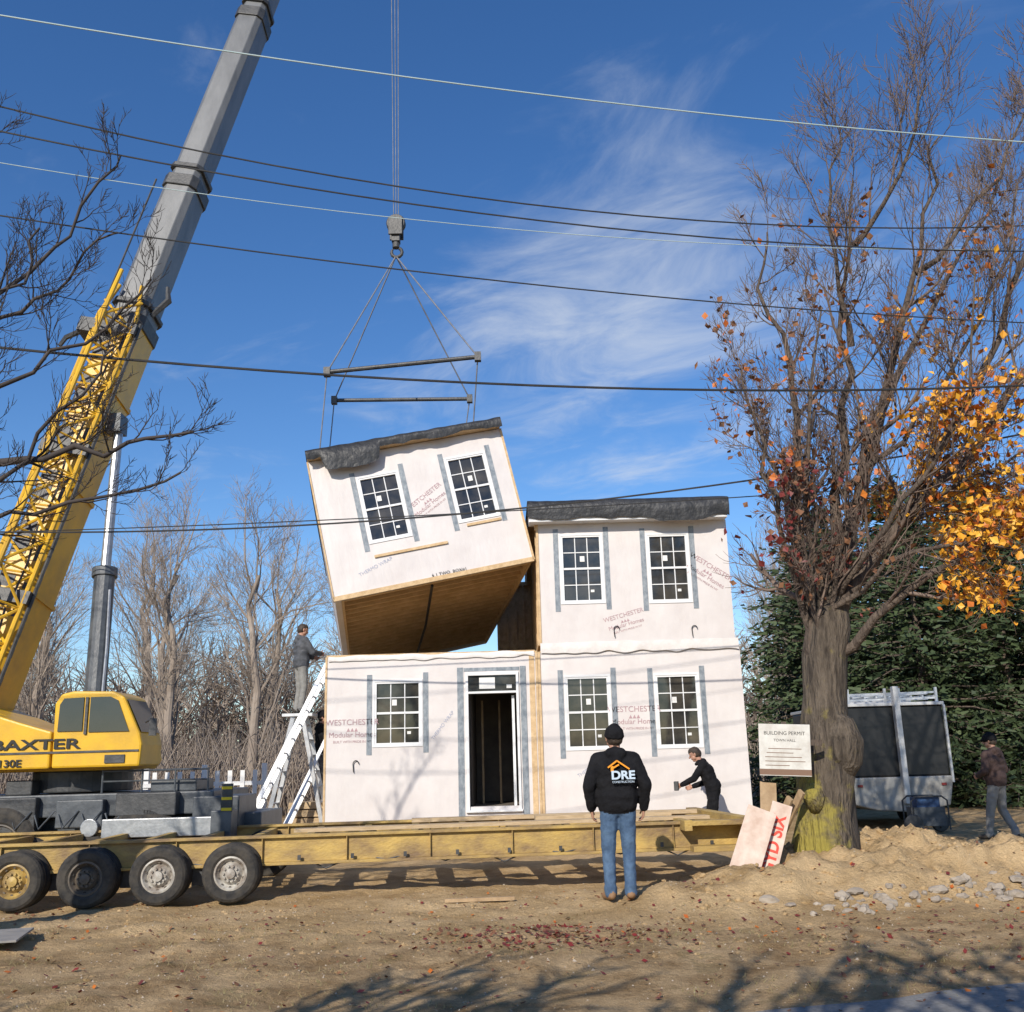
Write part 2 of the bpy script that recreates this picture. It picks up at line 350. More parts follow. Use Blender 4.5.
mb=MB(); mb.box(-3.49,.22,.162,8.84,.48,.76,0); mb.box(-3.49,.22,.162,8.84,3.3,3.56,1); mb.box(-3.49,.2,2.6,2.75,.77,3.29,0); mb.box(-.98,-.9,.2,2.55,.77,3.29,1); 
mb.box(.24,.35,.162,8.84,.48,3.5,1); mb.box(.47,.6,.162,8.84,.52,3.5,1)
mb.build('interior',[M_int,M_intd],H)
mb=MB()
for k in range(23):
    yy=.17+k*.39; mb.box(.44,.5,yy,yy+.045,3.85,6.0,0); 
mb.box(.43,.5,.0,8.9,3.72,3.85,0); mb.box(.43,.5,0,8.9,6.0,6.12,0); mb.box(.5,.52,.17,8.84,3.85,6.0,1)
# framed stair bay projecting at the rear of the marriage wall
mb.box(-.42,.43,6.6,6.64,3.66,6.1,0)
for x in (-.45,-.22,.0,.2,.38): mb.box(x,x+.045,6.5,6.595,3.72,6.0,0)
mb.box(-.47,.43,6.49,6.6,3.65,3.72,0); mb.box(-.47,.43,6.49,6.6,6.0,6.1,0); mb.box(-.47,-.43,6.6,8.8,3.65,6.1,0)
mb.build('marriage_wall_studs',[M_osb,M_osbd],H)
mb=MB()
mb.box(.362,.4,-.03,.2,.45,3.62); mb.box(.405,.458,-.025,.2,.47,3.6); mb.box(.455,.5,-.02,.1,3.75,6.1)
mb.box(-3.66,-3.62,-.012,.0,.47,3.6); mb.box(-3.64,.36,-.01,8.9,3.6,3.64); mb.box(.46,4.29,-.01,8.9,3.58,3.62)
mb.box(.24,.34,-.012,-.001,.5,3.58)
mb.build('osb_edge_strips',M_osb,H)
def ragged(x0,x1,zt_,zb,y,seed,nm):
    mb=MB(); K=60
    for i in range(K+1):
        x=x0+(x1-x0)*i/K; a=.035*noise.noise(V((x*2.2,seed,0))); b_=.06*noise.noise(V((x*3.1,seed,7)))
        mb.v+= [(x,y,zt_+a),(x,y-.02-.015*noise.noise(V((x*4,seed,3))),(zt_+zb)/2+a),(x,y-.012,zb+b_)]
    for i in range(K):
        for j in range(2): mb.f.append((i*3+j,i*3+j+1,(i+1)*3+j+1,(i+1)*3+j)); mb.m.append(0)
    return mb.build(nm,M_wrap2,H,smooth=True)
ragged(.47,4.27,3.76,3.56,-.03,3,'wrap_hem'); ragged(-3.6,.34,3.62,3.52,-.016,8,'wrap_hem')
mb=MB(); mb.box(.5,4.22,-.02,8.9,3.62,3.72); mb.build('section_joint',M_osb,H)
T=MB()
for a in wins_L+wins_R+wins_U: tapes(T,*a,0)
T.box(-1.14,-1.02,-.006,-.001,.5,3.34); T.box(.06,.17,-.018,-.013,.55,3.34); T.box(-1.01,.05,-.0065,-.0015,3.26,3.33)
T.build('flashing_tape',M_tape,H)
for i,a in enumerate(wins_L+wins_R+wins_U): window(*a,.03,H,None,i%2)
D=MB()
D.box(-.98,-.93,-.04,.1,.72,3.24); D.box(-.02,.03,-.04,.1,.72,3.24); D.box(-.93,-.02,-.039,.1,3.18,3.24); D.box(-.93,-.02,-.039,.1,2.84,2.88); D.box(-1.0,.05,-.07,.1,.68,.72)
D.build('door_frame',M_vinyl,H,bevel=.004)
D=MB(); D.box(-.92,-.03,.02,.03,2.88,3.18); D.build('transom_glass',M_glass,H)
D=MB(); D.box(-.72,-.42,.0,.01,2.93,3.14,0); D.box(-.2,-.1,.0,.01,2.93,3.0,0); D.build('transom_label',M_paper,H)
D=MB(); D.box(-.11,-.06,.12,1.0,.78,2.8,0); D.build('open_door_panel',M_vinyl,H)
D=MB(); D.box(-.75,-.71,1.6,1.64,.77,2.8); D.box(-.4,-.36,1.6,1.64,.77,2.8); D.build('interior_studs',M_osbd,H)
def roof(parent,x0,x1,zf,zr,y0,yr,y1,drop=None,seed=0,th=.36):
    mb=MB(); nxs=60
    for i in range(nxs+1):
        x=x0+(x1-x0)*i/nxs
        wv=.05*noise.noise(V((x*1.7,seed,0)))+.03*noise.noise(V((x*5,seed,1)))
        dr=drop(x) if drop else 0
        mb.v+= [(x,y0-.02+.03*noise.noise(V((x*3,seed,5))),zf-th+wv*1.2-dr),(x,y0-.05,zf-th/2-dr*.5),(x,y0-.04,zf-.02+.02*noise.noise(V((x*4,3,seed)))),(x,y0+.12,zf+.04+wv*.3),(x,yr,zr),(x,y1,zf-.2)]
    for i in range(nxs):
        for j in range(5):
            mb.f.append((i*6+j,(i+1)*6+j,(i+1)*6+j+1,i*6+j+1)); mb.m.append(0)
    mb.build('roof_felt',M_felt,parent,smooth=True)
    mb=MB(); vs=[]
    for x in (x0+.02,x1-.02): vs+=[(x,y0,zf-th*.8),(x,y0,zf-.02),(x,yr,zr-.04),(x,y1,zf-.3),(x,y1,zf-.45)]
    mb.add(vs,[(0,1,2,3,4),(9,8,7,6,5),(0,5,6,1),(0,4,9,5)],0); mb.build('roof_deck',M_osb,parent)
roof(H,.30,4.24,6.5,7.1,-.3,4.2,9.2,lambda x:.1*ss(2.6,2.9,x)*(1-ss(3.7,4.0,x)),1)
mb=MB(); mb.box(.32,4.2,-.28,.16,6.1,6.2); mb.build('eave_soffit',M_vinyl,H)
def logo(x,z,s,parent=H,rot=0,y=-.004):
    for body,dz,k in (('WESTCHESTER',.30,1.0),('Modular Homes',0,.9),('BUILT WITH PRIDE IN NY',-.14,.42)):
        o=text(body,(0,0,0),s*k,M_ink,parent,name='wrap_logo',align='CENTER')
        o.matrix_local=Matrix.Translation((x,y,z))@Matrix.Rotation(rot,4,'Y')@Matrix.Translation((0,0,dz*s/.2))@Matrix.Rotation(math.pi/2,4,'X')
    t=MB()
    for k in (-1,0,1):
        t.add([(-.06+k*.13,0,.12),(.06+k*.13,0,.12),(k*.13,0,.24)],[(0,1,2)],0)
    oo=t.build('wrap_logo_mark',M_ink,parent); oo.matrix_local=Matrix.Translation((x,y,z))@Matrix.Rotation(rot,4,'Y')@Matrix.Scale(s/.2*.75,4)@Matrix.Translation((0,0,.06))
logo(-3.13,2.1,.15); logo(2.2,2.2,.15); logo(3.72,4.95,.14,rot=.6); logo(2.15,4.05,.12,rot=-.25)
text('THERMO WRAP',(-1.6,-.004,2.0),.09,M_inkb,H,rot=(math.pi/2,-.9,0)); text('THERMO WRAP',(1.1,-.004,1.25),.09,M_inkb,H,rot=(math.pi/2,-.5,0))
mb=MB()
for x,z in ((1.95,3.98),(3.45,3.95),(1.45,.95),(-3.05,1.6),(3.5,.95)):
    pts=[(x+.055*math.sin(a),-.03,z+.07*math.cos(a)-(.1 if a<-2 else 0)) for a in [-2.3+i*.42 for i in range(10)]]
    mb.tube(pts,[.009]*10,5)
mb.build('cable_stubs',M_black,H)
mb=MB(); mb.box(-3.5,.3,.1,8.9,-.1,.46); mb.box(.5,4.15,.1,8.9,-.1,.48); mb.build('foundation',mat('concrete',(.32,.31,.29),(.42,.41,.38),3,.9,.3,20),H)
# ------------------------------------------------------------ lifted section
xh=V((3.79,.6,.79)).normalized(); yh=V((-.144,.987,-.078)); yh=(yh-xh*yh.dot(xh)).normalized(); zh=xh.cross(yh)
S=bpy.data.objects.new('house_section',None); COL.objects.link(S)
S.matrix_world=Matrix(((xh.x,yh.x,zh.x,-3.41),(xh.y,yh.y,zh.y,18.8),(xh.z,yh.z,zh.z,4.63),(0,0,0,1)))
W_=3.92; HH=2.85; DP=8.6
tw=[(.88,1.68,.98,2.33),(2.68,3.48,1.05,2.4)]
mb=MB(); wall(mb,0,W_,0,HH,tw,0,.16); mb.box(0,.12,.161,DP-.15,.0,HH); mb.box(0,W_,DP-.15,DP,0,HH); mb.build('section_wall',M_wrap,S)
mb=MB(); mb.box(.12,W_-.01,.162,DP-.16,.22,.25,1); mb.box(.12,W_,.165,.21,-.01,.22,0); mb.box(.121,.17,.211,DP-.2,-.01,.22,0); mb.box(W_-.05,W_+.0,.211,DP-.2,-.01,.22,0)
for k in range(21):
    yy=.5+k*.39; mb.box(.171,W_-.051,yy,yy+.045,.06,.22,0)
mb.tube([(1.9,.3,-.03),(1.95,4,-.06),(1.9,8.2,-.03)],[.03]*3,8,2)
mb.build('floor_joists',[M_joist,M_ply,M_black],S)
mb=MB()
for k in range(21):
    yy=.2+k*.4; mb.box(W_-.1,W_-.01,yy,yy+.04,.25,HH,0)
mb.box(.121,W_,.17,DP-.16,HH-.2,HH-.02,1); mb.box(W_-.13,W_-.11,.17,DP-.2,.26,HH-.21,1); mb.build('open_side_studs',[M_osb,M_osbd],S)
mb=MB(); mb.box(-.02,W_+.02,-.02,-.001,-.03,.06); mb.box(-.03,.0,-.02,.2,0,HH); mb.box(W_+.0,W_+.04,-.02,.2,0,HH); mb.box(.9,2.35,-.035,-.001,.66,.71); mb.box(2.8,3.5,-.03,-.001,.93,.98)
mb.build('osb_edge_strips',M_osb,S)
T=MB()
for a in tw: tapes(T,*a,0)
T.build('flashing_tape',M_tape,S)
for i,a in enumerate(tw): window(*a,.03,S,None,i)
roof(S,-.02,W_+.03,HH+.18,HH+.7,-.2,4.2,DP+.1,lambda x:.3*ss(.25,.32,x)*(1-ss(1.35,1.42,x)),4,th=.2)
logo(2.2,1.5,.13,S,-.5); text('6 1 TWO  BOX#1',(1.9,-.022,.06),.09,M_ink2,S,ex=.001)
text('THERMO WRAP',(.55,-.004,.35),.1,M_inkb,S,rot=(math.pi/2,-.3,0))
# ------------------------------------------------------------ crane
C=empty('mobile_crane')
A=V((-8.40,16.9,4.46)); B=V((-2.77,22.3,32.47)); bd=(B-A).normalized()
bx=(V((1,0,0))-bd*bd.x).normalized(); by=bd.cross(bx)
BM=Matrix(((bx.x,by.x,bd.x,A.x),(bx.y,by.y,bd.y,A.y),(bx.z,by.z,bd.z,A.z),(0,0,0,1)))
def boomsec(mb,s0,s1,wd,m):
    hw=wd/2; hd=wd*.58; c_=wd*.16
    prof=[(-hw+c_,-hd),(hw-c_,-hd),(hw,-hd+c_),(hw,hd-c_),(hw-c_,hd),(-hw+c_,hd),(-hw,hd-c_),(-hw,-hd+c_)]
    vs=[(x,y,s0) for x,y in prof]+[(x,y,s1) for x,y in prof]
    mb.add(vs,[tuple(range(7,-1,-1)),tuple(range(8,16))]+[(i,(i+1)%8,(i+1)%8+8,i+8) for i in range(8)],m,BM)
mb=MB(); boomsec(mb,-5,5.7,.76,0)
for s_ in (-2,0,2,4): boomsec(mb,s_,s_+.08,.82,0)
mb.build('boom_base',M_yel,C)
mb=MB(); boomsec(mb,5.4,9.3,.68,0); boomsec(mb,9.0,14.3,.61,0); boomsec(mb,14,20,.54,0); boomsec(mb,20,29.2,.46,0)
for s_,w_2 in ((9.0,.75),(5.5,.82),(14.1,.67),(19.9,.6)): boomsec(mb,s_,s_+.28,w_2,1); boomsec(mb,s_+.5,s_+.6,w_2-.03,1)
mb.build('boom_telescopic_sections',[M_boomg,M_dk],C,bevel=.015)
mb=MB(); jl=[(-.42,-.52),( .34,-.56),(-.04,-1.02)]
for (jx,jy) in jl:
    mb.tube([BM@V((jx,jy,-4)),BM@V((jx,jy,5.6)),BM@V((jx*.6,jy,6.3))],[.045,.045,.04],8)
k=0; s_=-4.0
while s_<5.4:
    for i in range(3):
        a=jl[i]; b_=jl[(i+1)%3]
        if k%2: a,b_=b_,a
        mb.tube([BM@V((*a,s_)),BM@V((*b_,s_+.62))],[.026,.026],6)
        mb.tube([BM@V((*a,s_)),BM@V((*b_,s_))],[.02,.02],5)
    s_+=.62; k+=1
mb.build('stowed_lattice_jib',M_yel,C)
mb=MB()
for s_ in (-3.2,-.2,2.6,5.2): mb.box(-.46,.42,-.6,-.48,s_,s_+.22,0,BM)
mb.box(-.75,-.4,-.5,-.1,5.2,5.5,0,BM); mb.tube([BM@V((-.5,-.3,5.5)),BM@V((-1.0,-.3,5.1)),BM@V((-1.05,-.3,4.9))],[.06,.05,.04],6)
mb.tube([BM@V((.4,-.2,5.9)),BM@V((.62,-.2,6.3)),BM@V((.5,-.2,6.6))],[.05,.07,.04],6)
mb.tube([BM@V((.43,-.48,-4)),BM@V((.43,-.48,5.5))],[.035,.035],6); mb.tube([BM@V((-.43,-.48,-4)),BM@V((-.43,-.48,9))],[.02,.02],6)
for k in range(6): 
    s0=-3+k*1.4; mb.tube([BM@V((.1,-.52,s0)),BM@V((.18,-.6,s0+.7)),BM@V((.05,-.52,s0+1.4))],[.02]*3,5)
mb.build('jib_brackets',M_dk,C)
mb=MB()
for k in range(9):
    s_=-3.4+k*1.0; mb.box(.16,.27,-.452,-.443,s_,s_+.6,0,BM); mb.box(-.28,-.02,-.452,-.443,s_+.1,s_+.7,0,BM); 
mb.build('boom_markings',M_dk,C)
mb=MB(); hp=BM@V((0,0,29.3)); mb.cyl(hp+V((.0,-.25,.0)),hp+V((0,.25,0)),.4,n=20); mb.build('boom_head_sheave',M_dk,C)
mb=MB(); mb.tube([(-6.86,16.45,1.9),(-6.9,16.55,2.5),(-7.07,17,4.9)],[.17,.17,.17],16,0); mb.cyl((-7.07,17,4.85),(-7.08,17.02,5.0),.21,n=16,m=0)
mb.cyl((-7.07,17,4.9),(-7.2,17.45,7.8),.085,n=12,m=1); mb.box(-7.55,-7.1,17.25,17.6,7.6,7.95,0); mb.tube([(-6.72,16.4,2.4),(-6.78,16.6,3.6),(-6.9,16.85,4.6)],[.025]*3,6,1); mb.build('luffing_cylinder',[M_dk2,M_steel],C)
mb=MB()
mb.prism([(-11,1.62),(-5.95,1.62),(-5.85,1.75),(-5.9,2.0),(-6.3,2.1),(-7.25,2.18),(-7.6,2.35),(-8.3,2.62),(-9.2,2.75),(-11,2.75)],15.75,16.9)
mb.prism([(-10.5,1.66),(-7.03,1.66),(-7.03,2.2),(-7.5,2.34),(-8.3,2.6),(-10.5,2.65)],15.4,15.74)
mb.build('turntable_body',M_yel,C,bevel=.03)
mb=MB(); mb.prism([(-7.0,1.66),(-7.02,2.62),(-6.93,2.76),(-6.75,2.8),(-6.15,2.78),(-5.97,2.7),(-5.7,2.14),(-5.66,1.98),(-5.68,1.66)],15.4,16.3); mb.build('operator_cab',M_yel,C,bevel=.035)
mb=MB(); mb.prism([(-6.94,2.2),(-6.93,2.6),(-6.87,2.69),(-6.57,2.70),(-6.57,2.2)],15.38,15.399); mb.prism([(-6.47,2.18),(-6.47,2.70),(-6.17,2.70),(-6.05,2.64),(-5.86,2.18)],15.38,15.399)
mb.add([(-5.95,15.46,2.65),(-5.95,16.24,2.65),(-5.71,16.24,2.16),(-5.71,15.46,2.16)],[(0,1,2,3)],0,Matrix.Translation((.014,0,.008)))
mb.build('cab_windows',M_cabglass,C)
mb=MB(); mb.box(-10,-5.7,15.385,15.399,1.88,1.91,0); mb.box(-6.54,-6.50,15.37,15.399,2.15,2.70,0); mb.tube([(-5.6,15.35,2.3),(-5.45,15.25,2.35),(-5.45,15.25,2.15)],[.012]*3,5)
mb.box(-5.5,-5.4,15.22,15.27,2.1,2.35,0); mb.box(-6.2,-5.9,15.38,15.399,1.72,1.84); mb.tube([(-5.87,15.7,2.2),(-5.83,15.9,2.4)],[.01]*2,5)
for k in range(5): mb.box(-8.6,-8.2,15.385,15.399,2.32+k*.035,2.335+k*.035)
mb.build('cab_trim',M_dk,C)
text('BAXTER',(-7.93,15.382,1.95),.205,M_ink2,C,name='crane_lettering',bold=.005,sx=1.8,ex=.003)
text('130E',(-7.8,15.382,1.7),.15,M_ink2,C,name='crane_lettering',bold=.003,sx=1.2,ex=.003)
mb=MB()
mb.cyl((-7.0,16.6,1.3),(-7.0,16.6,1.62),.75,n=28,m=1)
mb.box(-12,-4.6,15.6,17.6,.95,1.28,0); mb.box(-12,-3.95,15.9,17.3,.6,.94,0); mb.box(-4.9,-4.2,15.55,16.6,.75,1.2,0)
mb.box(-7.9,-7.2,15.45,15.6,.75,1.25,1); mb.box(-6.9,-6.2,15.45,15.6,.8,1.2,0); mb.box(-6.0,-5.1,15.4,15.6,.95,1.28,1); mb.box(-5.6,-4.9,15.7,16.6,1.28,1.45,0)
mb.box(-8.6,-8.0,15.4,15.6,.9,1.4,1); mb.box(-7.8,-7.4,15.7,16.0,1.28,1.5,1)
for x in (-8.6,-7.6,-6.6,-5.4): mb.box(x,x+.08,15.54,15.6,.6,.95,1)
mb.build('carrier_chassis',[M_dk2,M_dk],C,bevel=.02)
mb=MB(); mb.box(-6.1,-4.25,15.2,15.38,.66,.92,0); mb.box(-4.5,-4.2,15.15,15.5,.3,1.0,1); mb.cyl((-4.35,15.3,.05),(-4.35,15.3,.4),.09,n=12,m=2); mb.cyl((-4.35,15.3,-.02),(-4.35,15.3,.06),.3,n=16,m=2)
mb.cyl((-6.35,15.36,.8),(-6.35,15.62,.8),.13,n=18,m=2); mb.build('outrigger',[M_steel,M_dk2,M_steel],C,bevel=.01)
mb=MB()
for x in (-6.3,-5.7,-5.2,-4.7): mb.tube([(x,15.62,1.28),(x,15.62,1.62)],[.016]*2,6)
mb.tube([(-6.3,15.62,1.6),(-4.7,15.62,1.6)],[.016]*2,6); mb.tube([(-6.3,15.62,1.45),(-4.7,15.62,1.45)],[.013]*2,6)
for k in range(7): mb.tube([(-7.9+k*.35,15.44,1.0),(-7.8+k*.35,15.38,.8),(-7.6+k*.35,15.44,1.05)],[.014]*3,5)
mb.build('handrails_and_hoses',M_dk2,C)
mb=MB(); M_str=mat('hazard_yellow',(.75,.55,.03))
for k in range(5): mb.box(-4.35,-4.2,15.14,15.15,1.0+k*.075,1.04+k*.075,k%2)
mb.box(-4.36,-4.19,15.151,15.17,.98,1.38,1)
mb.build('hazard_marker',[M_str,M_dk],C)
def wheel(mb,cx,cy,cz,r,w2,mt,mr_,dish=.05,n=36):
    h=w2/2; ri=r*.58
    mb.revolve([(ri,-h+.02),(ri+.03,-h),(r*.86,-h),(r*.95,-h+.02),(r,-h+.05),(r,-h+.08),(r-.012,-h+.085),(r-.012,-h+.1),(r,-h+.105),(r,h-.06),(r*.95,h-.02),(r*.86,h),(ri+.03,h),(ri,h-.02)],(cx,cy,cz),n,mt)
    mb.revolve([(ri,-h+.02),(ri-.02,-h+.015),(ri-.04,-h+dish),(r*.4,-h+dish+.03),(r*.3,-h+dish-.01),(r*.18,-h+dish-.01),(r*.17,-h-.0),(.001,-h-.01)],(cx,cy,cz),n,mr_)
    mb.revolve([(ri,h-.02),(r*.3,h-.06),(.001,h-.04)],(cx,cy,cz),n,mr_)
    for k in range(10):
        a=2*math.pi*k/10; q=V((cx+r*.25*math.cos(a),cy-h+dish-.012,cz+r*.25*math.sin(a))); mb.cyl(q,q+V((0,-.025,0)),.014,n=6,m=mr_)
        q=V((cx+r*.47*math.cos(a+.3),cy-h+dish-.0,cz+r*.47*math.sin(a+.3))); mb.cyl(q,q+V((0,-.006,0)),.018,n=8,m=3 if mr_!=3 else 0)
mb=MB()
for x in (-10.6,-9.2,-7.7,-5.6): wheel(mb,x,15.6,.56,.56,.4,0,1); wheel(mb,x,17.4,.56,.56,.4,0,1)
mb.build('carrier_wheels',[M_tire,M_rimd,M_rimd,M_rimd],C)
mb=MB()
hb=V((-2.68,22.3,14.5))
for dx in (-.06,.0,.06): mb.tube([(B.x+dx*2,22.3,29+0),(hb.x+dx,22.3,14.8)],[.012]*2,5)
mb.tube([BM@V((-.1,.5,29)),BM@V((-.3,.55,-4))],[.014]*2,5)
mb.build('hoist_ropes',M_strap,C)
mb=MB(); mb.revolve([(.001,-.1),(.22,-.1),(.24,-.05),(.2,-.02),(.2,.02),(.24,.05),(.22,.1),(.001,.1)],hb+V((0,0,.06)),24,0)
mb.box(hb.x-.17,hb.x+.17,22.13,22.19,14.2,14.68); mb.box(hb.x-.17,hb.x+.17,22.41,22.47,14.2,14.68); mb.box(hb.x-.1,hb.x+.1,22.19,22.41,14.05,14.35); mb.cyl((hb.x,22.3,14.1),(hb.x,22.3,13.9),.09,n=10)
mb.tube([(hb.x+.02+.13*math.sin(a),22.3,13.78-.13*math.cos(a)+.0) for a in [2.6-i*.5 for i in range(11)]],[.045]*9+[.035,.02],8)
mb.build('hook_block',M_dk,C,bevel=.01)
b1a=V((-3.97,20.5,9.95)); b1b=V((-.66,20.5,10.21)); b2a=V((-4.45,24,10.6)); b2b=V((-1.0,24,10.54))
hk=V((hb.x,22.3,13.68)); mb=MB()
for a,b_ in ((b1a,b1b),(b2a,b2b)):
    mb.tube([a,b_],[.05,.05],10,0)
    for q in (a,b_): mb.box(q.x-.07,q.x+.07,q.y-.07,q.y+.07,q.z-.1,q.z+.1,0)
mb.build('spreader_bars',M_dk,C)
mb=MB()
def wp(x,y,z): return S.matrix_world@V((x,y,z))
for q,e in [(b1a,wp(.15,1.7,HH+.3)),(b1b,wp(W_-.35,1.7,HH+.3)),(b2a,wp(.15,5.2,HH+.5)),(b2b,wp(W_-.35,5.2,HH+.5))]:
    mb.tube([hk,q],[.018]*2,6); mb.tube([q,e],[.016]*2,6)
mb.build('lifting_slings',M_strap,C)
# ------------------------------------------------------------ module transport trailer
TR=empty('module_carrier_trailer',(-6.0,12.98,0),(0,0,math.radians(5.2)))
mb=MB()
for y0 in (0,2.5):
    mb.box(-5,9.0,y0-.07,y0+.07,.73,.765,0); mb.box(-5,9.0,y0-.07,y0+.07,.405,.44,0); mb.box(-5,9.0,y0-.012,y0+.012,.44,.73,0)
    k=-4.6
    while k<9: mb.box(k,k+.012,y0-.06,y0+.06,.4405,.7295,0); k+=1.05
k=-4.5
while k<8.9: mb.box(k,k+.1,.075,2.425,.5,.72,0); k+=.7
mb.box(8.9,9.06,-.25,2.75,.38,.8,0); mb.box(8.1,8.2,-.3,2.75,.66,.79,0); mb.box(8.2,8.9,-.3,-.1,.4,.47,0); mb.box(8.2,8.9,-.3,-.1,.72,.78,0)
mb.build('chassis_rails',M_trl,TR,bevel=.004)
mb=MB()
for a,mm_ in ((-.97,1),(-.12,1),(.72,3),(1.57,2),(2.43,2)):
    for yy in (-.26,-.02): wheel(mb,a,yy,.355,.345,.2,0,mm_)
    for yy in (2.5,2.74): wheel(mb,a,yy,.355,.345,.2,0,3)
    mb.cyl((a,-.1,.355),(a,2.6,.355),.06,n=10,m=3)
mb.build('wheels',[M_tire,M_rimy,M_rimw,M_rimd],TR)
mb=MB()
for a in (-.55,.3,1.14,2.0): mb.box(a-.1,a+.1,.0,.16,.2,.42); mb.beam((a-.4,.08,.3),(a+.4,.08,.3),.07,.05)
mb.tube([(-1,.1,.5),(9,.1,.52)],[.02]*2,6)
for k in range(12): mb.tube([(-.5+k*.75,.03,.48),(-.2+k*.75,-.03,.43-.04*(k%3)),(.2+k*.75,.03,.5)],[.01]*3,5)
for k in range(9): mb.box(3.2+k*.66,3.24+k*.66,-.09,-.071,.46,.52); 
mb.build('suspension',M_dk,TR)
mb=MB(); mb.box(3.1,8.6,.3,.55,.766,.81); mb.box(4.6,8.8,1.7,1.9,.766,.82); mb.box(6.3,8.2,.8,.95,.766,.85); mb.build('deck_planks',M_lumber,TR)
# ------------------------------------------------------------ wires
def wires(name,pts,r,m,extL=16,extR=16):
    mb=MB(); P=[V(p) for p in pts]
    X=np.array([p.x for p in P]); Z=np.array([p.z for p in P]); Y=np.array([p.y for p in P])
    kz=np.polyfit(X,Z,2 if len(P)>2 else 1); ky=np.polyfit(X,Y,1)
    kz[0]=max(.0015,min(kz[0],.02)) if len(kz)==3 else 0
    kl=np.polyfit(X,Z-kz[0]*X*X,1)
    xs_=[X.min()-extL+i*(X.max()-X.min()+extL+extR)/60 for i in range(61)]
    mb.tube([(x,np.polyval(ky,x),kz[0]*x*x+kl[0]*x+kl[1]) for x in xs_],[r]*61,6)
    return mb.build(name,m)
wires('overhead_wire',[(-5.3,9,9.45),(-.7,10,9.2),(4.5,11,9.15)],.009,M_wirel)
wires('overhead_wire',[(-5.31,9.2,8.48),(-2.99,9.7,8.08),(-.04,10.3,7.86),(4.39,11.2,7.88)],.009,M_wire)
wires('overhead_wire',[(-5.17,9,8),(-2.71,9.5,7.72),(.18,10,7.48),(3.28,10.8,7.46)],.009,M_wire)
wires('overhead_wire',[(-5.7,10,8.3),(-2.41,10.6,8.05),(1.19,11.2,7.88),(4.69,12,8.0)],.005,M_wirel)
wires('overhead_wire',[(-5.07,9,7.06),(-3.17,9.4,6.88),(-1.16,10,6.85),(2.51,10.8,6.74)],.008,M_wire)
wires('overhead_wire',[(-4.93,9,5.61),(-2.14,9.6,5.52),(.56,10.2,5.51),(4.1,11,5.67)],.013,M_wire)
wires('overhead_wire',[(-8.44,16,5.5),(-5.97,16,5.44),(-1.52,16,5.42),(1.73,15.5,5.5),(4.21,14.5,5.8)],.014,M_wire)
wires('overhead_wire',[(-8.4,16,5.24),(-3.5,16,5.80),(1.45,16,5.7),(6.4,16,5.67)],.009,M_wire)
# ------------------------------------------------------------ trees
RMIN=[.0035]; RCAP=[.05]
def rdir(d,ang,rng):
    a=d.orthogonal().normalized(); b_=d.cross(a); ph=rng.uniform(0,2*math.pi)
    return (d*math.cos(ang)+(a*math.cos(ph)+b_*math.sin(ph))*math.sin(ang)).normalized()
def grow(mb,p,d,L,r,lvl,mx_,rng,up,tips,kids,ang,ratio,mat_,jitter):
    nseg=5 if lvl<2 else (4 if lvl<mx_ else 3)
    pts=[p.copy()]; rs=[r]; q=p.copy(); dd=d.copy()
    for i in range(nseg):
        dd=(dd+V((rng.gauss(0,jitter),rng.gauss(0,jitter),rng.gauss(0,jitter)))+V((0,0,up))).normalized()
        q=q+dd*(L/nseg); pts.append(q.copy()); rs.append(r*(1-(.62 if lvl<mx_ else .5)*(i+1)/nseg))
    mb.tube(pts,rs,(8 if r>.06 else 5 if r>.02 else 3),mat_,cap=False)
    if tips is not None and lvl>=mx_-1: tips+= pts[1:]
    if lvl<mx_:
        spawn(mb,pts,rs,L,lvl,mx_,rng,up,tips,kids,ang,ratio,mat_,jitter)
def spawn(mb,pts,rs,L,lvl,mx_,rng,up,tips,kids,ang,ratio,mat_,jitter,t0=.2,k0=None):
    nk=k0 or rng.randint(*kids); n_=len(pts)-1
    for k in range(nk):
        t=(t0+(1-t0)*(k+rng.random())/nk)*n_; i=min(int(t),n_-1); f=t-i
        q=pts[i].lerp(pts[i+1],f); rr=rs[i]*(1-f)+rs[i+1]*f; d=(pts[i+1]-pts[i]).normalized()
        grow(mb,q,rdir(d,rng.uniform(*ang),rng),L*rng.uniform(*ratio)*(1.1-.35*k/nk),min(RCAP[0],max(rr*rng.uniform(.4,.65),RMIN[0])),lvl+1,mx_,rng,up,tips,kids,ang,ratio,mat_,jitter)
def limb(mb,P,r0,r1,mx_,rng,tips,sub=4,m=0,L=2.0,up=.2,kids=(6,8),k0=12,ang=(.4,.95),ratio=(.42,.65),m2=1,t0=.15):
    P=[V(p) for p in P]; pts=[];n_=len(P)
    for i in range(n_-1):
        a=P[max(i-1,0)];b_=P[i];c_=P[i+1];d=P[min(i+2,n_-1)]
        for k in range(sub):
            t=k/sub
            pts.append(.5*((2*b_)+(c_-a)*t+(2*a-5*b_+4*c_-d)*t*t+(3*b_-a-3*c_+d)*t**3)+V((rng.gauss(0,.045),rng.gauss(0,.045),rng.gauss(0,.03))))
    pts.append(P[-1]); N_=len(pts)
    rs=[r0+(r1-r0)*(i/(N_-1))**.5 for i in range(N_)]
    mb.tube(pts,rs,10,m,cap=False,jit=.15)
    spawn(mb,pts,rs,L,0,mx_,rng,up,tips,kids,ang,ratio,m2,.15,t0,k0)
    return pts
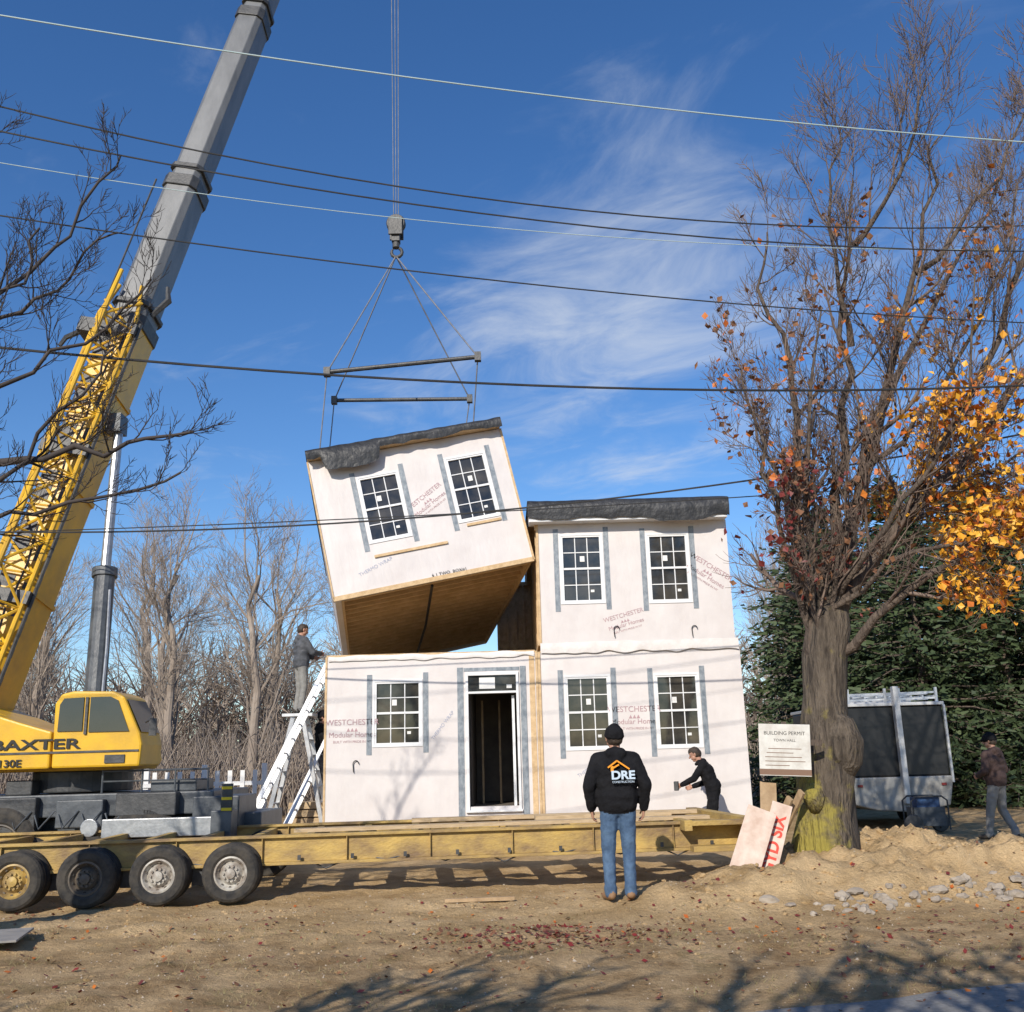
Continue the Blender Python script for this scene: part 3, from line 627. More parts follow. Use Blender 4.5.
def leaves(mb,tips,rng,fn,size=(.035,.065)):
    for p in tips:
        for m_,pr in fn(p):
            while pr>0:
                if rng.random()<pr:
                    c_=p+V((rng.gauss(0,.08),rng.gauss(0,.08),rng.gauss(0,.08)-.03)); s_=rng.uniform(*size)
                    a=V((rng.gauss(0,1),rng.gauss(0,1),rng.gauss(0,1))).normalized(); b_=a.orthogonal().normalized(); b_=(b_*math.cos(rng.random()*6)+a.cross(b_)*math.sin(rng.random()*6))
                    cx=a.cross(b_).normalized()
                    mb.add([c_-a*s_,c_+b_*s_*.75+cx*s_*.2,c_+a*s_,c_-b_*s_*.75+cx*s_*.2],[(0,1,2),(0,2,3)],m_)
                pr-=1
rng=random.Random(5)
RT=empty('autumn_tree'); mb=MB(); tips=[]
mb.tube([(3.74,13.2,-.15),(3.76,13.2,.1),(3.8,13.2,.35),(3.85,13.2,.8),(3.89,13.2,1.3),(3.92,13.2,1.8),(3.98,13.2,2.3),(4.04,13.2,2.8),(4.11,13.2,3.2),(4.2,13.2,3.6),(4.3,13.2,4.1)],[.62,.47,.41,.36,.32,.30,.28,.28,.26,.2,.12],26,0,jit=.3)
mb.tube([(4.0,13.05,1.25),(4.08,12.99,1.5),(4.11,12.97,1.72),(4.08,12.99,1.92),(4.0,13.05,2.05)],[.12,.2,.23,.17,.08],14,0,jit=.4)
mb.tube([(3.7,13.0,.9),(3.66,12.95,1.05),(3.68,12.98,1.2)],[.12,.14,.1],12,0,jit=.3)
mb.build('trunk',M_barkm,RT,smooth=True)
mb=MB(); RMIN[0]=.0046
LB=[([(4.0,13.2,2.7),(3.8,13.1,4.2),(3.95,13.0,6.0),(3.65,12.9,7.6),(3.75,12.9,8.8)],.13,.012,{}),
 ([(4.1,13.2,3.0),(4.45,13.1,5.0),(4.7,12.9,7.2),(4.95,12.6,9.4)],.15,.012,{}),
 ([(4.1,13.2,2.9),(5.0,12.9,4.4),(6.2,12.4,5.6),(7.6,12.0,7.4),(8.6,12,9)],.14,.015,{}),
 ([(4.2,13.2,3.5),(5.1,13.0,6.2),(5.8,12.7,8.4),(6.2,12.5,10.0)],.12,.012,{}),
 ([(3.95,13.2,2.8),(3.6,12.9,4.2),(3.3,12.6,5.5),(3.1,12.5,6.6)],.08,.01,dict(L=1.7)),
 ([(4.1,13.1,2.8),(5.2,12.4,3.7),(6.4,11.8,4.2),(8.0,11.4,4.4)],.09,.012,dict(up=.05)),
 ([(4.2,13.3,3.7),(5.5,13.9,6.4),(7.0,14.2,8.8),(8,14.3,10.5)],.12,.012,{}),
 ([(4.1,13.4,3.2),(4.0,14.4,5.2),(3.9,15.2,7.2)],.09,.012,dict(L=1.7)),
 ([(5.2,12.8,4.7),(6.4,12.2,6.8),(7.2,11.8,8.9),(7.5,11.7,10.2)],.08,.012,{}),
 ([(4.1,13.1,3.4),(3.8,12.4,5.2),(4.1,12.0,7.2)],.07,.01,{}),
 ([(4.5,13.1,5.0),(5.4,12.4,5.8),(6.4,12.0,7.4),(6.8,11.8,8.8)],.06,.01,{}),
 ([(4.2,13.2,3.5),(5.4,13.5,4.6),(6.6,13.6,5.1),(7.8,13.6,6.2)],.08,.01,dict(up=.1)),
 ([(4.2,13.1,3.5),(4.9,12.2,4.6),(5.6,11.7,5.6),(5.9,11.5,7.4)],.07,.01,{}),
 ([(4.05,13.2,3.0),(4.3,12.7,4.4),(4.6,12.5,6.0)],.06,.01,dict(L=1.6)),
 ([(4.15,13.1,3.2),(5.0,12.3,4.0),(5.9,11.8,3.9),(6.7,11.6,3.5)],.05,.01,dict(up=.0,L=1.5)),
 ([(5.0,12.9,4.4),(5.8,12.2,4.9),(6.6,11.8,4.8),(7.4,11.6,4.9)],.05,.01,dict(up=.03,L=1.6)),
 ([(4.0,13.2,3.0),(3.8,12.7,3.9),(3.7,12.5,4.8)],.05,.01,dict(up=.1,L=1.2)),
 ([(5.8,12.7,8.0),(6.8,12.3,9.2),(7.6,12.2,10.8)],.05,.01,{}),
 ([(4.7,12.9,7.0),(4.5,12.4,8.6),(4.7,12.2,10.0)],.05,.01,{}),
 ([(5.0,12.9,8.5),(5.6,12.2,9.6),(5.9,12.0,10.6)],.05,.01,{})]
for P,a,b_,kw in LB: limb(mb,P,a,b_,3,rng,tips,**kw)
mb.build('limbs_and_twigs',[M_bark,M_twig],RT,smooth=True)
mb=MB()
def lf(p):
    k=noise.noise(V((p.x*1.3,p.y*1.3,p.z*1.3)))
    o=[]
    if p.x>4.55 and p.z<7.6: 
        d=(.28+1.3*k)*ss(4.6,5.5,p.x)*(1-ss(5.0,7.2,p.z)*.92); o+= [(0,max(0,d)),(1,max(0,d*.3))]
    if p.x<5.0 and p.z<5.2: o+= [(2,max(0,.03+.2*k)),(3,.04)]
    if p.z>4.6: o+= [(1,max(0,.015+.07*k)*(1-ss(8,9.5,p.z))),(3,max(0,.03+.10*k)*(1-ss(8,9.5,p.z)))]
    return o
leaves(mb,tips,rng,lf)
for k in range(240):
    z=rng.uniform(3.2,4.9); a=rng.uniform(0,6.28); r=rng.uniform(.2,.36)+.12*max(0,z-3.4); x=3.6+.2*z; 
    leaves(mb,[V((x+r*math.cos(a),13.15+r*math.sin(a),z))],rng,lambda p:[(rng.choice((2,2,3)),1.0 if noise.noise(p*1.8)>.0 else .1)],(.03,.05))
mb.build('leaves',[M_ly,M_lo,M_lr,M_lb],RT)
RMIN[0]=.0038
rng=random.Random(8)
LT=empty('bare_tree'); mb=MB(); tips=None
mb.tube([(-6.7,8.8,-.1),(-6.68,8.8,.4),(-6.62,8.8,1.5),(-6.55,8.8,3),(-6.5,8.8,5),(-6.55,8.8,7.2)],[.34,.25,.22,.2,.16,.08],14,0,jit=.15)
for P,a,b_ in (([(-6.5,8.8,4.1),(-4.9,9,4.45),(-3.9,9,4.52),(-3.0,9,4.7)],.075,.012),
  ([(-6.55,8.8,3.4),(-5.2,8.9,3.8),(-4.1,9,4.0),(-3.1,9,4.3)],.05,.01),
  ([(-6.5,8.8,4.8),(-5.2,9,5.9),(-4.4,9,6.9),(-3.9,9,7.7)],.045,.01),
  ([(-6.5,8.8,4.4),(-5.1,8.8,5.0),(-4.1,8.9,5.6),(-3.5,9,6.3)],.045,.01),
  ([(-6.5,8.8,5.2),(-5.4,9.2,5.9),(-4.6,9.3,6.4),(-4.0,9.3,7.0)],.04,.01),
  ([(-6.55,8.8,6),(-6,9,7.3),(-5.3,9.2,8.2)],.05,.01),
  ([(-6.5,8.8,3.9),(-5.3,8.6,4.9),(-4.7,8.5,5.9),(-4.4,8.5,6.6)],.04,.01),
  ([(-6.5,8.8,4.0),(-5.0,8.9,4.1),(-4.2,8.9,4.9),(-3.8,9,5.6)],.04,.01),
  ([(-6.6,8.8,5),(-7.8,9,6.5),(-8.5,9,8)],.08,.012),([(-6.6,8.8,4),(-7.5,8,5.5),(-8,7.5,7.5)],.08,.012)):
    limb(mb,P,a,b_,3,rng,tips,kids=(4,6),k0=12,L=1.05,m=1,up=.17,ratio=(.42,.62))
mb.build('trunk_and_branches',[M_bark,M_twigd],LT,smooth=True)
def bare_mesh(seed,h,r,mx_=4,kids=(5,7),spread=(.4,.85),k0=12,ratio=(.42,.62),t0=.3):
    rng=random.Random(seed); mb=MB(); pts=[];rs=[]
    for i in range(9):
        z=h*.62*i/8; pts.append(V((.12*h/10*rng.gauss(0,1)*i/8,.12*h/10*rng.gauss(0,1)*i/8,z-.1))); rs.append(r*(1.25 if i==0 else 1-.7*i/8))
    mb.tube(pts,rs,10,0,jit=.12)
    spawn(mb,pts,rs,h*.5,0,mx_,rng,.1,None,kids,spread,ratio,0,.14,t0=t0,k0=k0)
    return mb
def inst(name,src,loc,rz,s):
    o=bpy.data.objects.new(name,src.data); COL.objects.link(o); o.location=loc; o.rotation_euler=(0,0,rz); o.scale=(s,s,s); return o
# street trees behind the photographer: their shadows fall on the foreground
RMIN[0]=.024; RCAP[0]=.11
s1=bare_mesh(21,7.6,.24,3,(4,5),(.4,1.0),13).build('bare_tree',[M_bark],smooth=True); s1.location=(-3.9,-.7,0)
inst('bare_tree',s1,(.5,-1.3,0),2.1,1.0); inst('bare_tree',s1,(-7.6,-1.2,0),4.0,1.05); inst('bare_tree',s1,(-1.8,-2.6,0),1.0,1.15)
RMIN[0]=.007; RCAP[0]=.05
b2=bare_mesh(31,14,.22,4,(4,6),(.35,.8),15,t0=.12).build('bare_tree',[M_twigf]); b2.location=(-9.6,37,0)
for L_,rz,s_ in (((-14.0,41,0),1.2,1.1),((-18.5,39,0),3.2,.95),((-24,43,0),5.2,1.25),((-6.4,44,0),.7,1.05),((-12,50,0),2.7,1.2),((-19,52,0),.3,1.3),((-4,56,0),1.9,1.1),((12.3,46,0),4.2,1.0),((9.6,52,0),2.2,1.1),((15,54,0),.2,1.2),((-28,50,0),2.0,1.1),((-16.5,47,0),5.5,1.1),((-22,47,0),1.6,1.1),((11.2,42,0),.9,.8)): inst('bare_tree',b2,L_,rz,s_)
mb=MB(); rng=random.Random(3)
for k in range(650):
    x=rng.uniform(-75,75); y=rng.uniform(56,76); h=rng.uniform(5,11)*(1 if abs(x)>8 else .6)
    p=V((x,y,0)); mb.tube([p,p+V((rng.gauss(0,.3),0,h*.6))],[.12,.06],3,0,cap=False)
    for j in range(28):
        z=h*rng.uniform(.06,.8); q=p+V((0,0,z)); d=V((rng.gauss(0,.7),rng.gauss(0,.7),rng.uniform(.5,1.2))).normalized(); L=rng.uniform(.8,2.6)
        e=q+d*L; mb.tube([q,e],[.05,.025],3,0,cap=False)
        for i in range(4):
            q2=q.lerp(e,rng.uniform(.3,1)); d2=(d+V((rng.gauss(0,.6),rng.gauss(0,.6),rng.gauss(0,.4)))).normalized(); mb.tube([q2,q2+d2*rng.uniform(.5,1.4)],[.03,.015],3,0,cap=False)
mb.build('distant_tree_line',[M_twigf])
mb=MB()
for k in range(11000):
    x=rng.uniform(-36,24); y=rng.uniform(33,46)
    if -3<x<7: continue
    p=V((x,y,0)); h=rng.uniform(.8,3.2); d=V((rng.gauss(0,.35),rng.gauss(0,.35),1)); mb.tube([p,p+d*h*.6,p+d*h+V((rng.gauss(0,.2),0,0))],[.028,.02,.01],3,0,cap=False)
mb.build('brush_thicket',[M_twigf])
def conifer(seed,h,rad):
    rng=random.Random(seed); mb=MB(); mb.tube([(0,0,-.1),(0,0,h*.95)],[.22,.02],8,0)
    z=.3
    while z<h:
        f=1-z/h; R_=rad*(f**.55)*rng.uniform(.75,1.15)+.15
        for k in range(max(6,int(13*f+4))):
            a=rng.uniform(0,6.283); L=R_*rng.uniform(.65,1.1); dr=V((math.cos(a),math.sin(a),0)); lift=rng.uniform(-.22,.12)
            p0=V((0,0,z)); pts=[p0,p0+dr*L*.5+V((0,0,-.03*L)),p0+dr*L+V((0,0,lift*L))]
            mb.tube(pts,[.03,.02,.006],3,0,cap=False)
            nn=int(10+26*L/rad)
            for j in range(nn):
                t=.15+.85*(j+rng.random())/nn; c_=pts[0].lerp(pts[2],t)+V((rng.gauss(0,.13),rng.gauss(0,.13),rng.gauss(0,.09)))
                sd_=dr.cross(V((0,0,1)))*rng.choice((-1,1)); dd=(dr*.6+sd_*rng.uniform(.1,1)+V((0,0,rng.uniform(-.55,.35)))).normalized(); ln=rng.uniform(.14,.34); ww=dd.cross(V((rng.gauss(0,1),rng.gauss(0,1),rng.gauss(0,1)))).normalized()*rng.uniform(.03,.065)
                mb.add([c_-ww,c_+ww,c_+dd*ln+ww*.4,c_+dd*ln-ww*.4],[(0,1,2,3)],1)
        z+=rng.uniform(.14,.24)
    return mb
c1=conifer(1,8.6,3.4).build('evergreen_tree',[M_bark,M_ever]); c1.location=(12.0,30,0)
for L_,rz,s_ in (((15.0,31,0),2,1.12),((9.9,32.5,0),4,1.0),((18.4,30,0),1,1.1),((13.4,34.5,0),5,1.25),((17,36,0),3,1.3),((11.4,37,0),.6,1.2),((21,33,0),2.6,1.15)): inst('evergreen_tree',c1,L_,rz,s_)
# ------------------------------------------------------------ litter, stones, grit
mb=MB(); rng=random.Random(17)
for k in range(2500):
    if k<620: x=rng.gauss(.2,.6); y=rng.gauss(9.8,.33)
    elif k<1050: x=rng.gauss(3.8,1.8); y=rng.gauss(9.8,1.1)
    else: x=rng.uniform(-7,8); y=rng.uniform(6.6,13)
    s_=rng.uniform(.011,.034); z=gz(x,y)+.016; a=rng.uniform(0,6.28); t=rng.gauss(0,.35)
    e=V((math.cos(a),math.sin(a),math.sin(t)))*s_; f=V((-math.sin(a),math.cos(a),rng.gauss(0,.3)))*s_*.7; c_=V((x,y,z))
    mb.add([c_-e,c_+f,c_+e,c_-f],[(0,1,2),(0,2,3)],rng.choice((0,0,1,2,2,2)) if k>620 else rng.choice((0,0,2,2)))
mb.build('fallen_leaves',[M_lr,M_lo,M_lb])
def rock(mb,c_,s_,rng,sub=2,m=0):
    bm=bmesh.new(); bmesh.ops.create_icosphere(bm,subdivisions=sub,radius=1)
    o=rng.uniform(0,90); sx,sy,sz=s_*rng.uniform(.7,1.4),s_*rng.uniform(.7,1.1),s_*rng.uniform(.5,.85)
    vs=[]
    for v in bm.verts:
        k=1+.45*noise.noise(v.co*1.5+V((o,0,0))); vs.append((c_[0]+v.co.x*sx*k,c_[1]+v.co.y*sy*k,c_[2]+v.co.z*sz*k))
    mb.add(vs,[tuple(v.index for v in f.verts) for f in bm.faces],m); bm.free()
mb=MB()
for k in range(110):
    t=rng.random(); x=2.9+t*3.8+rng.gauss(0,.2); y=10.9+t*1.0+rng.gauss(0,.16); s_=rng.uniform(.02,.09)*(1 if rng.random()<.6 else .55); rock(mb,(x,y,gz(x,y)+s_*.25),s_,rng)
mb.build('stone_edging',M_stone)
mb=MB()
for k in range(3200):
    x=rng.uniform(-7.5,8); y=rng.uniform(6.8,15); s_=rng.uniform(.004,.012)*(1.9 if rng.random()<.04 else 1); z=gz(x,y)
    mb.add([(x-s_,y-s_*.6,z-.003),(x+s_,y-s_*.5,z-.003),(x+.2*s_,y+s_,z-.003),(x+rng.gauss(0,.3)*s_,y,z+s_*.9)],[(0,1,3),(1,2,3),(2,0,3)],0)
for k in range(460):
    x=rng.uniform(1.8,7.5); y=rng.uniform(11,14.5); s_=rng.uniform(.012,.05); rock(mb,(x,y,gz(x,y)),s_,rng,1,1)
for k in range(500):
    x=rng.uniform(-7.5,3); y=rng.uniform(8.5,12.5); s_=rng.uniform(.01,.03); rock(mb,(x,y,gz(x,y)),s_,rng,1,1)
mb.build('gravel',[M_stone,gm])
mb=MB()
for k in range(5000):
    x=rng.uniform(-7.5,8); y=rng.uniform(7.2,11.2)
    if noise.noise(V((x*.9,y*.9,4)))<.02: continue
    z=gz(x,y); h=rng.uniform(.015,.045); mb.add([(x-.004,y,z-.003),(x+.004,y,z-.003),(x+rng.gauss(0,.03),y+rng.gauss(0,.02),z+h)],[(0,1,2)],0)
mb.build('dry_grass',mat('dry_grass',(.26,.2,.1),(.17,.155,.06),2,.8))
# ------------------------------------------------------------ people
def capsule(vs,fs,p0,r0,p1,r1):
    bm=bmesh.new()
    for p,r in ((p0,r0),(p1,r1)):
        bmesh.ops.create_icosphere(bm,subdivisions=2,radius=r,matrix=Matrix.Translation(p))
    for f in list(bm.faces): bm.faces.remove(f)
    for e in list(bm.edges): bm.edges.remove(e)
    bmesh.ops.convex_hull(bm,input=bm.verts[:])
    for v in [v for v in bm.verts if not v.link_faces]: bm.verts.remove(v)
    bm.verts.index_update(); o=len(vs)
    vs+= [tuple(v.co) for v in bm.verts]; fs+= [tuple(v.index+o for v in f.verts) for f in bm.faces]; bm.free()
def blob(name,caps,mats,parent,voxel=.014,sm=3,wr=0):
    vs=[];fs=[]
    for c_ in caps: capsule(vs,fs,V(c_[0]),c_[1],V(c_[2]),c_[3])
    me=bpy.data.meshes.new(name); me.from_pydata(vs,[],fs); ob=bpy.data.objects.new(name,me); COL.objects.link(ob)
    m_=ob.modifiers.new('r','REMESH'); m_.mode='VOXEL'; m_.voxel_size=voxel
    if sm: s_=ob.modifiers.new('s','SMOOTH'); s_.factor=.5; s_.iterations=sm
    dg=bpy.context.evaluated_depsgraph_get(); nm=bpy.data.meshes.new_from_object(ob.evaluated_get(dg))
    ob.modifiers.clear(); ob.data=nm; nm.materials.clear()
    for m_ in mats: nm.materials.append(m_)
    C_=[(V(c_[0]),V(c_[2])-V(c_[0]),c_[1],c_[3],c_[4]) for c_ in caps]
    idx=[]
    for p in nm.polygons:
        q=p.center; best=9;bi=0
        for a,d,r0,r1,mi in C_:
            dl=d.length_squared; t=0 if dl<1e-9 else max(0,min(1,(q-a).dot(d)/dl))
            x=(q-a-d*t).length-(r0+(r1-r0)*t)
            if x<best: best=x;bi=mi
        idx.append(bi)
    if wr:
        nrm_=[v.normal.copy() for v in nm.vertices]
        for v,nn in zip(nm.vertices,nrm_):
            q=v.co; k=noise.noise(V((q.x*7,q.y*7,q.z*17)))+.6*noise.noise(V((q.x*16+q.z*9,q.y*14,q.z*20)))
            v.co=q+nn*(k*wr)
    nm.polygons.foreach_set('material_index',idx); nm.polygons.foreach_set('use_smooth',[True]*len(idx)); nm.name=name
    ob.parent=parent; return ob
def hand(parent,wrist,f,nrm_,side,curl=.5):
    f=V(f).normalized(); nn=V(nrm_); nn=(nn-f*nn.dot(f)).normalized(); s_=f.cross(nn)*side; w0=V(wrist); caps=[]
    caps.append((w0-f*.03,.026,w0+f*.02,.026,0))
    kn=[w0+f*.088+s_*.03,w0+f*.092+s_*.01,w0+f*.088-s_*.011,w0+f*.08-s_*.031]
    for i,k in enumerate(kn): caps.append((w0+f*.012+s_*(.018-.012*i),.016,k,.0125,0))
    for k,L in zip(kn,(.07,.078,.072,.056)):
        p=k; 
        for j,(fr,c_) in enumerate(((.45,curl*.6),(.32,curl*1.5),(.23,curl*2.2))):
            d=f*math.cos(c_)+nn*math.sin(c_); q=p+d*L*fr; caps.append((p,.0098-.0012*j,q,.0088-.0012*j,0)); p=q
    t0=w0+f*.02+s_*.026; t1=t0+(f*.6+s_*.75+nn*.25).normalized()*.045; t2=t1+(f*.9+s_*.3+nn*.3).normalized()*.032; t3=t2+(f*.95+nn*.3).normalized()*.025
    caps+= [(t0,.016,t1,.012,0),(t1,.012,t2,.0105,0),(t2,.0105,t3,.0085,0)]
    blob('hand',caps,[M_skin],parent,.0045,2)
def person(name,loc,head,J,top,pants,boots,hat=None,bulk=1.0,sc_=1.0,hcurl=.5,hooded=True):
    E=empty(name,loc,(0,0,head)); E.scale=(sc_,)*3
    g_=lambda k:V(J[k]); b=bulk; T_,P_,Bt,Sk=0,1,2,3; caps=[]
    pel,wa,ch,nk,hd=g_('pel'),g_('waist'),g_('chest'),g_('neck'),g_('head')
    X=V((1,0,0)); SX=(g_('shR')-g_('shL')).normalized()
    caps+= [(pel-X*.075,.125,pel+X*.075,.125,P_),(pel-X*.075+V((0,0,.03)),.132*b,pel+X*.075+V((0,0,.03)),.132*b,T_),(pel-X*.075+V((0,0,.1)),.142*b,pel+X*.075+V((0,0,.1)),.142*b,T_),(wa-X*.08,.13*b,wa+X*.08,.13*b,T_),(ch-SX*.11,.137*b,ch+SX*.11,.137*b,T_),
            ((ch+wa)/2-SX*.095,.132*b,(ch+wa)/2+SX*.095,.132*b,T_)]
    up_=(nk-ch).normalized()
    for s in 'LR':
        sh,el,wr=g_('sh'+s),g_('el'+s),g_('wr'+s)
        caps+= [(nk-up_*.03,.062*b,sh,.078*b,T_),(sh,.08*b,el,.062*b,T_),(el,.062*b,wr,.047*b,T_),(wr+(el-wr).normalized()*.05,.053*b,wr+(el-wr).normalized()*.03,.05*b,T_),(wr,.043,wr,.04,T_)]
        hp_,kn,an,toe=g_('hp'+s),g_('kn'+s),g_('an'+s),g_('toe'+s)
        caps+= [(hp_,.104,kn,.078,P_),(kn,.076,an+V((0,0,.05)),.064,P_),(an+V((0,0,.05)),.068,an+V((0,0,-.01)),.07,P_),(an,.055,an-V((0,0,.03)),.05,Bt),(an-V((0,0,.045)),.048,toe,.038,Bt),(an-V((0,0,.05)),.045,an-V((0,0,.05))-(toe-an).normalized()*.04,.045,Bt)]
    caps.append((nk-up_*.04,.06,nk+(hd-nk)*.3,.055,Sk))
    if hooded:
        caps+= [(nk+V((-.06,-.06,-.01)),.06,nk+V((.06,-.06,-.01)),.06,T_),(nk+V((0,-.1,-.08)),.06,nk+V((0,-.06,0)),.065,T_),(nk+V((-.07,.01,.0)),.035,nk+V((-.03,.07,-.04)),.03,T_),(nk+V((.07,.01,.0)),.035,nk+V((.03,.07,-.04)),.03,T_)]
    blob('body',caps,[top,pants,boots,M_skin],E,.013,3,.006)
    yaw=J.get('yaw',0); pit=J.get('pitch',0)
    HM=Matrix.Translation(hd)@Matrix.Rotation(yaw,4,'Z')@Matrix.Rotation(pit,4,'X'); q=lambda x,y,z:HM@V((x,y,z))
    hc=[(q(0,.012,.025),.088,q(0,-.025,.02),.092,0),(q(-.02,.03,-.04),.06,q(.02,.03,-.04),.06,0),(q(-.015,.05,-.085),.034,q(.015,.05,-.085),.034,0),(q(0,.085,.015),.012,q(0,.112,-.02),.016,0),
        (q(-.03,.083,.032),.014,q(.03,.083,.032),.014,0),(q(-.022,.088,-.055),.009,q(.022,.088,-.055),.009,1),(q(-.088,-.01,.01),.014,q(-.085,-.005,-.025),.011,0),(q(.088,-.01,.01),.014,q(.085,-.005,-.025),.011,0),(q(0,-.02,-.04),.062,nk+V((0,0,.0)),.058,0)]
    blob('head',hc,[M_skin,M_lip],E,.007,2)
    blob('eyes',[(q(-.032,.084,.012),.011,q(-.032,.085,.012),.011,0),(q(.032,.084,.012),.011,q(.032,.085,.012),.011,0),(q(-.032,.094,.012),.0055,q(-.032,.095,.012),.005,1),(q(.032,.094,.012),.0055,q(.032,.095,.012),.005,1)],[M_eye,M_hair],E,.003,0)
    blob('hair',[(q(0,-.02,.035),.098,q(0,-.035,.0),.093,0),(q(0,.02,.055),.08,q(0,-.02,.05),.085,0),(q(0,-.05,-.04),.055,q(0,-.04,-.05),.05,0)],[M_hair],E,.01,1)
    if hat:
        bc=[(q(0,.015,.05),.1,q(0,-.035,.045),.105,0),(q(0,-.01,.085),.075,q(0,-.02,.09),.078,0)]
        for k in range(14):
            a=2*math.pi*k/14; a2=2*math.pi*(k+1)/14
            bc.append((q(.096*math.cos(a),-.01+.115*math.sin(a),.03+.012*math.sin(a)),.016,q(.096*math.cos(a2),-.01+.115*math.sin(a2),.03+.012*math.sin(a2)),.016,0))
        if hat=='cap': bc+= [(q(-.04,.11,.045),.012,q(-.03,.17,.03),.01,0),(q(.04,.11,.045),.012,q(.03,.17,.03),.01,0),(q(0,.11,.05),.012,q(0,.175,.032),.01,0)]
        blob('hat',bc,[M_hood],E,.009,1)
    for s,k in (('L',-1),('R',1)):
        wr=g_('wr'+s); el=g_('el'+s); f=(wr-el).normalized(); f=(f+V(J.get('hd'+s,(0,0,0)))).normalized()
        hand(E,wr+f*.02,f,V(J.get('pn'+s,(-k,.1,0))),1 if s=='R' else -1,hcurl)
    return E
ST=dict(pel=(0,0,.97),waist=(0,.0,1.12),chest=(0,0,1.34),neck=(0,-.01,1.53),head=(0,.02,1.68),shL=(-.19,0,1.45),shR=(.19,0,1.45),
 elL=(-.28,-.05,1.17),elR=(.28,-.05,1.17),wrL=(-.27,.06,.93),wrR=(.27,.06,.93),hpL=(-.095,0,.93),hpR=(.095,0,.93),knL=(-.12,.02,.5),knR=(.12,.03,.5),
 anL=(-.13,-.03,.11),anR=(.12,-.02,.11),toeL=(-.17,.15,.045),toeR=(.17,.15,.045))
z0=gz(1.05,11.5)
def pose(**k): d=dict(ST); d.update(k); return d
man=person('man_in_black_hoodie',(1.07,11.5,z0-.005),0.0,pose(elL=(-.31,-.06,1.18),elR=(.31,-.06,1.18),wrL=(-.28,.05,.95),wrR=(.29,.05,.95),pitch=.12,yaw=.15,anL=(-.12,-.03,.11),anR=(.09,-.06,.11),knR=(.1,.03,.5),toeR=(.11,.12,.045)),M_hood,M_denim,M_boot,'beanie',1.12,1.02)
text('DRE',(-.07,-.185,1.25),.12,M_blue,man,name='hoodie_print',bold=.004,sx=1.15,ex=.008); text('CONSTRUCTION',(-.06,-.185,1.21),.03,M_blue,man,name='hoodie_print',ex=.008)
mb=MB(); 
for a,b_ in (((-.1,1.37),(.0,1.44)),((.0,1.44),(.13,1.35)),((-.055,1.385),(-.055,1.33)),((-.055,1.36),(.02,1.4))): mb.beam((a[0],-.178,a[1]),(b_[0],-.178,b_[1]),.03,.016)
mb.build('hoodie_print_roof',M_orange,man)
wk=person('worker_in_black',(3.4,18.3,.0),math.radians(75),pose(chest=(0,.1,1.32),neck=(0,.2,1.48),head=(0,.28,1.61),shL=(-.18,.13,1.42),shR=(.18,.13,1.42),waist=(0,.03,1.12),elL=(-.25,.3,1.2),wrL=(-.18,.52,1.1),elR=(.26,.1,1.14),wrR=(.2,.36,1.06),pitch=-.4,knR=(.12,.12,.5),anR=(.12,.05,.11),toeR=(.14,.24,.045)),M_hood,M_hood,M_bootd,None,1.0,1.0,.8)
mb=MB(); mb.box(-.24,-.14,.58,.66,1.0,1.16); mb.build('cordless_tool',M_dk,wk,bevel=.01)
w2=person('man_in_grey_jacket',(-4.38,20.5,2.62),math.radians(-60),pose(elL=(-.3,.12,1.2),wrL=(-.16,.3,1.15),elR=(.26,.15,1.2),wrR=(.12,.36,1.2),pitch=-.3),M_navy,M_greyp,M_bootd,None,1.08,1.0,.8)
w3=person('worker_in_dark_jacket',(-4.02,21.0,.92),math.radians(-90),pose(elL=(-.26,.14,1.2),wrL=(-.2,.36,1.25),elR=(.26,.14,1.2),wrR=(.16,.36,1.3)),M_hood,M_navy,M_bootd,'beanie',1.05,.97,.8)
w4=person('man_in_brown_hoodie',(8.42,18.4,gz(8.42,18.4)),math.radians(35),pose(elL=(-.3,.0,1.18),wrL=(-.2,.2,1.1),elR=(.3,-.02,1.18),wrR=(.22,.18,1.08),knL=(-.13,.1,.5),anL=(-.14,.16,.11),toeL=(-.16,.34,.05),anR=(.12,-.16,.12),toeR=(.14,.02,.045),pitch=-.15,yaw=.3),M_brown,M_greyp,M_bootd,'cap',1.08,1.0,.6)
# ------------------------------------------------------------ ladders
def ladder(name,a,b_,w_):
    mb=MB(); a=V(a); b_=V(b_); d=(b_-a).normalized(); sx=V((0,1,0)); nn=d.cross(sx).normalized()
    for s in (-1,1): mb.beam(a+sx*s*w_/2,b_+sx*s*w_/2,.03,.075,0,up=nn)
    L=(b_-a).length; k=.25
    while k<L: q=a+d*k; mb.cyl(q-sx*w_/2,q+sx*w_/2,.016,n=8); k+=.3
    for s in (-1,1): q=a+sx*s*w_/2; mb.box(q.x-.06,q.x+.06,q.y-.03,q.y+.03,q.z-.03,q.z+.04)
    return mb.build(name,M_alu)
ladder('extension_ladder',(-5.15,18.7,.03),(-3.66,19.9,3.62),.42)
ladder('extension_ladder',(-4.7,20.0,.03),(-3.67,21.0,2.6),.42)
SF=empty('stepladder')
mb=MB(); tp=V((-4.38,20.5,2.6))
for sx in (-1,1):
    for sy in (-1,1): mb.beam((tp.x+sx*.65,tp.y+sy*.33,.02),(tp.x+sx*.1,tp.y+sy*.2,2.55),.05,.08)
k=.3
while k<2.5:
    t=k/2.55
    for sx in (-1,1): mb.beam((tp.x+sx*(.65-.55*t),tp.y-.33+.13*t,k),(tp.x+sx*(.65-.55*t),tp.y+.33-.13*t,k),.08,.025)
    k+=.3
